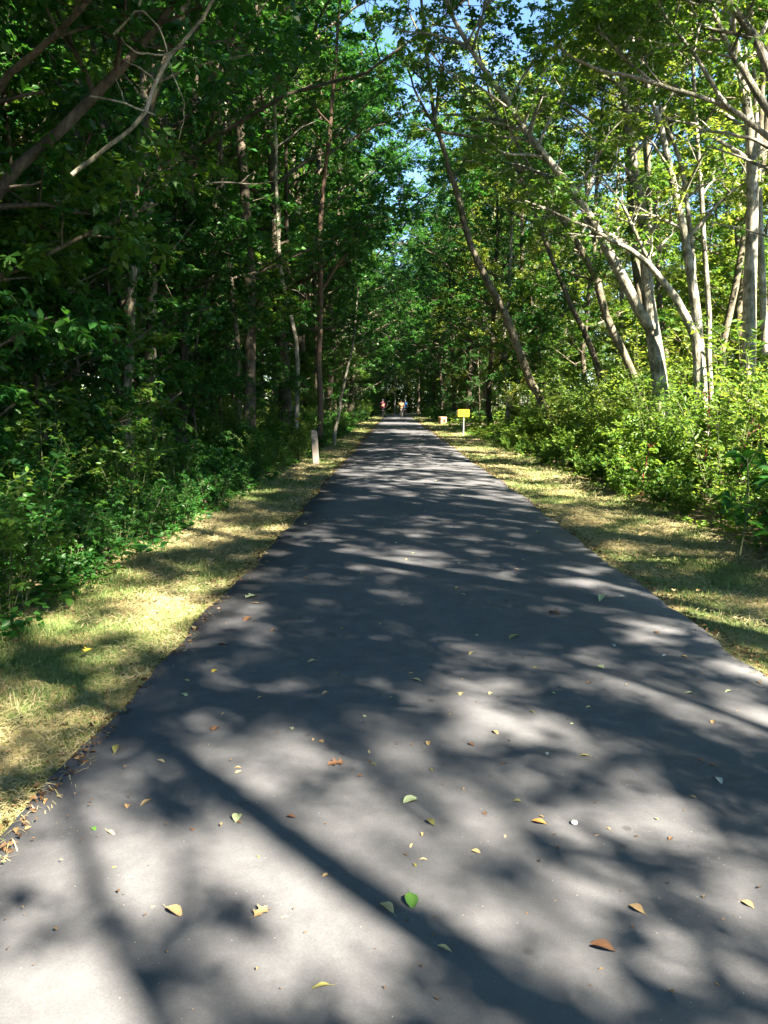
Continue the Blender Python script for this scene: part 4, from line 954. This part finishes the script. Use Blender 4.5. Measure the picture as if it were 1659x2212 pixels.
def rider(x, y, label, top, legs, helmet, shoe, bag=None, lean=0.30, sleeve=True):
    root_loc = (x, y, PZ + 0.012)
    J, E, TAG = [], [], []
    def v(p, r): J.append((p, r)); return len(J) - 1
    def e(a, b, t): E.append((a, b)); TAG.append(t)
    pel = v((0, -.28, 1.00), .155); wst = v((0, -.20, 1.18), .135); che = v((0, -.06, 1.40), .165); nk0 = v((0, .02, 1.53), .075); nk = v((0, .04, 1.58), .058); hd = v((0, .06, 1.67), .095); tp = v((0, .06, 1.77), .075)
    e(pel, wst, 'top'); e(wst, che, 'top'); e(che, nk0, 'top'); e(nk0, nk, 'skin'); e(nk, hd, 'skin'); e(hd, tp, 'skin')
    nose = v((0, .155, 1.66), .018); e(hd, nose, 'skin')
    for s, foot_dz in ((-1, .17), (1, -.17)):
        sh = v((s * .19, -.03, 1.45), .075); el = v((s * .26, .12, 1.22), .047); wr = v((s * .265, .29, 1.06), .032); pm = v((s * .262, .33, 1.035), .030)
        e(che, sh, 'top'); e(sh, el, 'top' if sleeve else 'skin'); e(el, wr, 'skin'); e(wr, pm, 'skin')
        for k, dx in enumerate((-.034, -.012, .010, .032)):
            f1 = v((s * .262 + dx, .375, 1.03), .010); f2 = v((s * .262 + dx, .385 - .004 * abs(k - 1), .995), .009); e(pm, f1, 'skin'); e(f1, f2, 'skin')
        th = v((s * .262 - s * .045, .335, 1.01), .010); th2 = v((s * .262 - s * .05, .36, .985), .009); e(pm, th, 'skin'); e(th, th2, 'skin')
        hp = v((s * .10, -.26, .95), .115); fz = .31 + foot_dz + .06
        kn = v((s * .13, .14 if foot_dz > 0 else .08, .80 if foot_dz > 0 else .55), .068); an = v((s * .12, -.10, fz + .03), .042); to = v((s * .125, .05, fz - .035), .035)
        e(pel, hp, 'legs'); e(hp, kn, 'legs'); e(kn, an, 'shin'); e(an, to, 'shoe')
    me = bpy.data.meshes.new('body'); me.from_pydata([p for p, r in J], E, [])
    o = bpy.data.objects.new('body', me); COL.objects.link(o)
    sk = o.modifiers.new('skin', 'SKIN'); sk.use_smooth_shade = True
    for i, (p, r) in enumerate(J):
        me.skin_vertices[0].data[i].radius = (r, r * (0.72 if i in (0, 1, 2) else 1.0)); me.skin_vertices[0].data[i].use_root = (i == 0)
    ss = o.modifiers.new('sub', 'SUBSURF'); ss.levels = 1; ss.render_levels = 1
    bpy.context.view_layer.update()
    bm_ = bpy.data.meshes.new_from_object(o.evaluated_get(bpy.context.evaluated_depsgraph_get())); bpy.data.objects.remove(o)
    bm_.materials.clear()
    slot = {}
    for k, mt in (('top', top), ('legs', M['black_cloth']), ('shin', legs), ('skin', M['skin']), ('shoe', shoe)):
        slot[k] = len(bm_.materials); bm_.materials.append(mt)
    A = np.array([J[a][0] for a, b in E]); B = np.array([J[b][0] for a, b in E]); rr = np.array([min(J[a][1], J[b][1]) for a, b in E])
    for pl in bm_.polygons:
        c = np.array(pl.center); t = np.clip(np.sum((c - A) * (B - A), 1) / np.sum((B - A) ** 2, 1), 0, 1)
        d = np.linalg.norm(A + (B - A) * t[:, None] - c, axis=1) - rr
        pl.material_index = slot[TAG[int(np.argmin(d))]]; pl.use_smooth = True
    person = obj('person', bm_, None, root_loc)
    h = MB()
    def shell(c, rx, ry, rz, lo=-0.15, n=10, m=5):
        V = []
        for i in range(m + 1):
            th = math.asin(lo) + (math.pi / 2 - math.asin(lo)) * i / m
            V += [(c[0] + rx * math.cos(th) * math.cos(a), c[1] + ry * math.cos(th) * math.sin(a), c[2] + rz * math.sin(th)) for a in np.linspace(0, 2 * math.pi, n, endpoint=False)]
        return V, [(i * n + j, i * n + (j + 1) % n, (i + 1) * n + (j + 1) % n, (i + 1) * n + j) for i in range(m) for j in range(n)]
    h.add(*shell((0, .05, 1.72), .108, .135, .105)); h.box((0, .175, 1.715), (.13, .05, .018))
    h.build('helmet', helmet, person, True)
    if bag:
        b = MB(); b.box((0, -.30, 1.30), (.30, .16, .40), (-.45, 0, 0), taper=0.8); bg_ = b.build('backpack', bag, person, bevel=.03)
        b = MB(); b.box((0, -.39, 1.24), (.22, .06, .16), (-.45, 0, 0)); b.build('pocket', bag, bg_, bevel=.015)
    tag(person, label, 'person', 'cyclists far along the path')
def spot(px, py):
    return on_ground(px, py, PZ + 0.01)
g = spot(827, 905.5)
bicycle(g[0], g[1] + .5, 'dark bicycle under the rider in salmon pink', M['metal_dark'])
rider(g[0], g[1] + .5, 'person in a salmon pink top and black tights cycling on the left', plain('purple_top', (.22, .06, .14), .8), M['black_cloth'], plain('helmet_white', (.25, .25, .28), .4), M['metal_dark'], plain('salmon_bag', (.50, .16, .11), .7))
g = spot(866.5, 903.5)
bicycle(g[0], g[1] + .5, 'dark bicycle under the rider in the tan top', M['metal_dark'])
rider(g[0], g[1] + .5, 'person in a tan top with long hair and black tights cycling on the right', plain('tan_top', (.36, .22, .10), .8), M['black_cloth'], plain('helmet_black', (.02, .02, .025), .4), M['black_cloth'])
g = spot(874.5, 902.0)
bicycle(g[0], g[1] + .5, 'dark bicycle under the rider in blue', M['metal_dark'])
rider(g[0] + .02, g[1] + .5, 'person in a blue and pale top with bare legs cycling beside the tan-topped rider', plain('blue_top', (.03, .15, .42), .8), M['skin'], plain('helmet_pale', (.2, .22, .22), .4), plain('shoe_white', (.35, .35, .35), .6), None, sleeve=False)

# ------------------------------------------------------------------ fallen leaves lying on the asphalt
LC = {'tan': (0.403, 0.274, 0.137), 'straw': (0.499, 0.395, 0.194), 'brown': (0.161, 0.081, 0.040), 'green': (0.081, 0.194, 0.033), 'pale': (0.370, 0.443, 0.242), 'orange': (0.468, 0.226, 0.065), 'olive': (0.209, 0.202, 0.065), 'grey': (0.403, 0.436, 0.436), 'yellow': (0.499, 0.370, 0.048)}
leafm = {k: plain('fallen_' + k, c, 0.6, 0, 0.25, 60, 0.2) for k, c in LC.items()}
_lm = {}
def leaf_shape(kind, col):
    if (kind, col) in _lm: return _lm[(kind, col)]
    rng = random.Random(hash(kind) % 7 + 3)
    if kind == 'lobed': prof = [(0, .02), (.1, .10), (.2, .36), (.27, .20), (.42, .16), (.55, .46), (.62, .24), (.74, .14), (.84, .24), (.9, .10), (1, 0)]
    elif kind == 'narrow': prof = [(0, .01), (.12, .04), (.3, .13), (.5, .16), (.7, .12), (.88, .05), (1, 0)]
    elif kind == 'curled': prof = [(0, .01), (.15, .14), (.35, .26), (.6, .27), (.8, .17), (.92, .08), (1, 0)]
    else: prof = [(0, .01), (.12, .14), (.3, .27), (.5, .31), (.7, .26), (.86, .13), (1, 0)]
    cur = {'curled': 1.0, 'lobed': .6, 'narrow': .8, 'oval': .75}[kind]
    V, F = [], []
    for i, (t, w) in enumerate(prof):
        zm = .10 * math.sin(t * 3.1) * cur + .02
        for s, u in ((-1, 1), (-.5, .25), (0, 0), (.5, .25), (1, 1)):
            V.append((t - .5, s * w * (1 - .25 * u * min(1, cur * .5)), zm + u * w * .5 * cur + (rng.uniform(-.02, .02) if u else 0)))
    n = len(prof)
    for i in range(n - 1):
        for j in range(4): F.append((i * 5 + j, i * 5 + j + 1, i * 5 + 6 + j, i * 5 + 5 + j))
    # stalk
    b = len(V); V += [(-.5, -.012, .02), (-.5, .012, .02), (-.72, .03, .05), (-.72, .05, .05)]; F.append((b, b + 1, b + 3, b + 2))
    me = bpy.data.meshes.new('fallen_leaf'); me.from_pydata(V, [], F); me.materials.append(leafm[col]); me.polygons.foreach_set('use_smooth', [True] * len(F)); me.update()
    _lm[(kind, col)] = me
    return me
FL = [  # px, py, width in px, kind, colour, label or None
    (566, 1973, 36, 'lobed', 'tan', 'large tan lobed leaf on sunlit asphalt, biggest of the near leaves'),
    (376, 1972, 40, 'curled', 'tan', 'long tan curled leaf near the sunlit front corner of the asphalt'),
    (835, 1968, 36, 'curled', 'straw', 'folded straw-coloured leaf next to the dark green oval leaf'),
    (888, 1953, 42, 'oval', 'green', 'dark green oval leaf lying on the near sunlit asphalt'),
    (512, 1768, 32, 'oval', 'pale', 'light green leaf standing tilted on the near asphalt'),
    (887, 1735, 36, 'oval', 'pale', 'pale green leaf with stalk at the edge of the long branch shadow'),
    (930, 1782, 26, 'curled', 'olive', 'olive curled leaf just below the pale green leaf'),
    (1163, 1782, 28, 'oval', 'orange', 'orange-tan oval leaf near the small white pebble'),
    (1375, 1970, 30, 'curled', 'tan', 'rolled tan leaf lying in the long branch shadow'),
    (1300, 2055, 44, 'curled', 'brown', 'large brown curled leaf in shadow near the front edge'),
    (1615, 1957, 24, 'oval', 'tan', 'tan leaf near the picture edge on the close asphalt'),
    (695, 2137, 36, 'narrow', 'olive', 'olive narrow leaf closest to the front of the asphalt'),
    (960, 2055, 30, 'narrow', 'straw', 'thin straw sliver on the brightest near asphalt'),
    (725, 1653, 32, 'lobed', 'brown', 'crumpled brown lobed leaf beside the diagonal branch shadow'),
    (465, 1573, 24, 'lobed', 'brown', 'small crumpled brown leaf in the sunlit patch by the verge'),
    (925, 1610, 18, 'oval', 'tan', 'tan leaf with dark shadow in the middle of the asphalt'),
    (1300, 1293, 46, 'narrow', 'pale', 'long pale green wavy leaf on the shaded asphalt near the verge'),
    (1197, 1327, 26, 'curled', 'brown', 'dark brown clump of curled leaf on shaded asphalt'),
    (1110, 1380, 36, 'narrow', 'olive', 'olive narrow leaf at the edge of a sunlit patch in mid path'),
    (545, 1288, 34, 'lobed', 'pale', 'pale green lobed leaf in shade near the verge'),
    (480, 1390, 18, 'curled', 'brown', 'small upright brown leaf by the verge edge'),
    (1297, 1443, 20, 'lobed', 'pale', 'pale green lobed leaf above the long sunlit streak'),
    (190, 1405, 26, 'lobed', 'yellow', 'bright orange-yellow leaf lying on the grass verge'),
    (250, 1614, 44, 'narrow', 'olive', 'olive leaf lying across the asphalt edge'),
    (1553, 1688, 24, 'curled', 'grey', 'greyish white torn leaf on shaded asphalt')]
FS = [(275, 1738, 18, 'oval', 'tan'), (315, 1731, 28, 'narrow', 'tan'), (203, 1786, 16, 'oval', 'green'), (348, 1642, 22, 'narrow', 'straw'), (282, 1895, 20, 'narrow', 'straw'), (240, 1797, 26, 'narrow', 'straw'),
      (630, 1575, 14, 'oval', 'pale'), (1070, 1587, 18, 'curled', 'tan'), (1183, 1632, 12, 'lobed', 'grey'), (1263, 1637, 24, 'narrow', 'olive'), (1540, 1655, 14, 'curled', 'brown'), (1118, 1735, 14, 'oval', 'olive'), (1028, 1845, 18, 'oval', 'straw'),
      (1343, 1288, 14, 'oval', 'grey'), (1490, 1497, 20, 'narrow', 'pale'), (1574, 1492, 22, 'narrow', 'pale'), (1478, 1417, 14, 'oval', 'tan'), (1060, 1502, 16, 'oval', 'straw'), (995, 1503, 16, 'lobed', 'straw'), (1540, 1560, 16, 'oval', 'tan'),
      (553, 1302, 18, 'narrow', 'tan'), (535, 1336, 26, 'lobed', 'brown'), (675, 1430, 26, 'narrow', 'straw'), (463, 1448, 16, 'oval', 'yellow'), (398, 1498, 18, 'lobed', 'pale'), (403, 1467, 14, 'oval', 'tan'), (590, 1362, 14, 'curled', 'brown'),
      (787, 1550, 12, 'oval', 'pale'), (677, 1600, 10, 'curled', 'tan'), (900, 1473, 26, 'narrow', 'straw'), (628, 1768, 20, 'curled', 'brown'), (888, 1458, 12, 'oval', 'tan'), (1235, 1567, 8, 'oval', 'pale'), (797, 1628, 16, 'narrow', 'straw'), (1017, 1613, 16, 'curled', 'brown'),
      (1018, 1415, 22, 'narrow', 'straw'), (330, 1960, 10, 'lobed', 'straw'), (615, 1985, 14, 'lobed', 'tan'), (888, 1832, 16, 'narrow', 'straw'), (1092, 1812, 10, 'oval', 'straw'), (247, 1872, 10, 'oval', 'yellow'), (1325, 1395, 12, 'oval', 'grey'), (1093, 1300, 10, 'oval', 'brown'), (870, 1310, 12, 'narrow', 'tan'),
      (820, 1350, 10, 'oval', 'straw'), (1195, 1500, 10, 'oval', 'pale'), (1435, 1415, 10, 'oval', 'grey'), (1640, 1470, 14, 'oval', 'tan'), (1020, 1200, 8, 'oval', 'tan'), (780, 1240, 14, 'narrow', 'tan'), (660, 1250, 10, 'oval', 'brown')]
rl = random.Random(12)
for k, row in enumerate([(*r,) for r in FL] + [(*r, None) for r in FS] + [(rl.uniform(560, 1180), rl.uniform(1030, 1250), rl.uniform(6, 11), rl.choice(['oval', 'narrow', 'curled']), rl.choice(['tan', 'straw', 'brown', 'pale']), None) for _ in range(50)] + [(rl.uniform(250, 1600), rl.uniform(1260, 1900), rl.uniform(9, 17), rl.choice(['oval', 'narrow', 'curled', 'curled', 'lobed']), rl.choice(['tan', 'straw', 'brown', 'olive', 'tan']), None) for _ in range(45)]):
    px, py, w, kind, colr, lab = row
    g = on_ground(px, py, PZ + .012)
    if not (-3 < g[0] < PX1 + .3): continue
    onp = PX0 < g[0] < PX1
    d = math.hypot(g[1], CAM_H); size = w * d / FPX * 1.12
    s_ = (2 * (g[0] - PX0) / (PX1 - PX0) - 1)
    z = PZ + 0.02 * (1 - s_ * s_) - 0.001 if onp else float(gz(g[0], g[1])) + .045
    o = obj('fallen_leaf', leaf_shape(kind, colr), None, (g[0], g[1], z))
    o.rotation_euler = (rl.uniform(-.12, .12), rl.uniform(-.12, .12), rl.uniform(0, 6.28)); o.scale = (size,) * 3
    cname = {'pale': 'light green', 'grey': 'greyish', 'straw': 'straw-coloured'}.get(colr, colr)
    tag(o, lab or f'small {cname} {kind} leaf among those scattered over the asphalt', 'leaf', 'fallen leaves on the path' if lab else f'small {cname} {kind} leaves on the path')
def pebble():
    g = on_ground(1240, 1786, PZ + .01)
    bm = bmesh.new(); bmesh.ops.create_icosphere(bm, subdivisions=2, radius=1)
    rr = random.Random(3)
    for v in bm.verts: v.co *= rr.uniform(.88, 1.08); v.co.z *= .6
    me = bpy.data.meshes.new('pebble'); bm.to_mesh(me); bm.free(); me.materials.append(plain('pebble_white', (.55, .55, .55), .7))
    s_ = (2 * (g[0] - PX0) / (PX1 - PX0) - 1)
    o = obj('pebble', me, None, (g[0], g[1], PZ + .02 * (1 - s_ * s_) + .005)); o.scale = (.011,) * 3
    tag(o, 'small round white pebble on the asphalt beside the orange-tan leaf', 'pebble')
pebble()

# ------------------------------------------------------------------ labels: place each look-alike by the landmarks it stands past
def nth(k):
    w = ['first', 'second', 'third', 'fourth', 'fifth', 'sixth', 'seventh', 'eighth', 'ninth', 'tenth', 'eleventh', 'twelfth']
    return w[k] if k < len(w) else f'{k + 1}th'
MARK_L = [(-99, 'from the picture front'), (12, 'past the ivy-hung trunk'), (17.4, 'past the mile post'), (24, 'past the reddish trunk'), (50, 'past the bench'), (73, 'past the cyclists'), (110, 'past the end of the straight')]
MARK_R = [(-99, 'from the picture front'), (14.5, 'past the forked trunk'), (24, 'past the leaning trunk'), (34, 'past the yellow sign'), (52, 'past the bench'), (73, 'past the cyclists'), (110, 'past the end of the straight')]
groups = {}
for o in COL.objects:
    if o.parent is None and 'label' in o.keys() and 'group' in o.keys() and o.get('category') in ('tree', 'shrub'):
        groups.setdefault(o['label'], []).append(o)
for lab, os_ in groups.items():
    if len(os_) < 2 or 'viewer' in lab or 'out of view' in lab: continue
    os_.sort(key=lambda o: o.location.y); cnt = {}
    for o in os_:
        mk = [m for m in (MARK_L if o.location.x < 0.4 else MARK_R) if o.location.y >= m[0]][-1][1]
        cnt[mk] = cnt.get(mk, 0) + 1
        o['label'] = f'{lab}, {nth(cnt[mk] - 1)} {mk}'
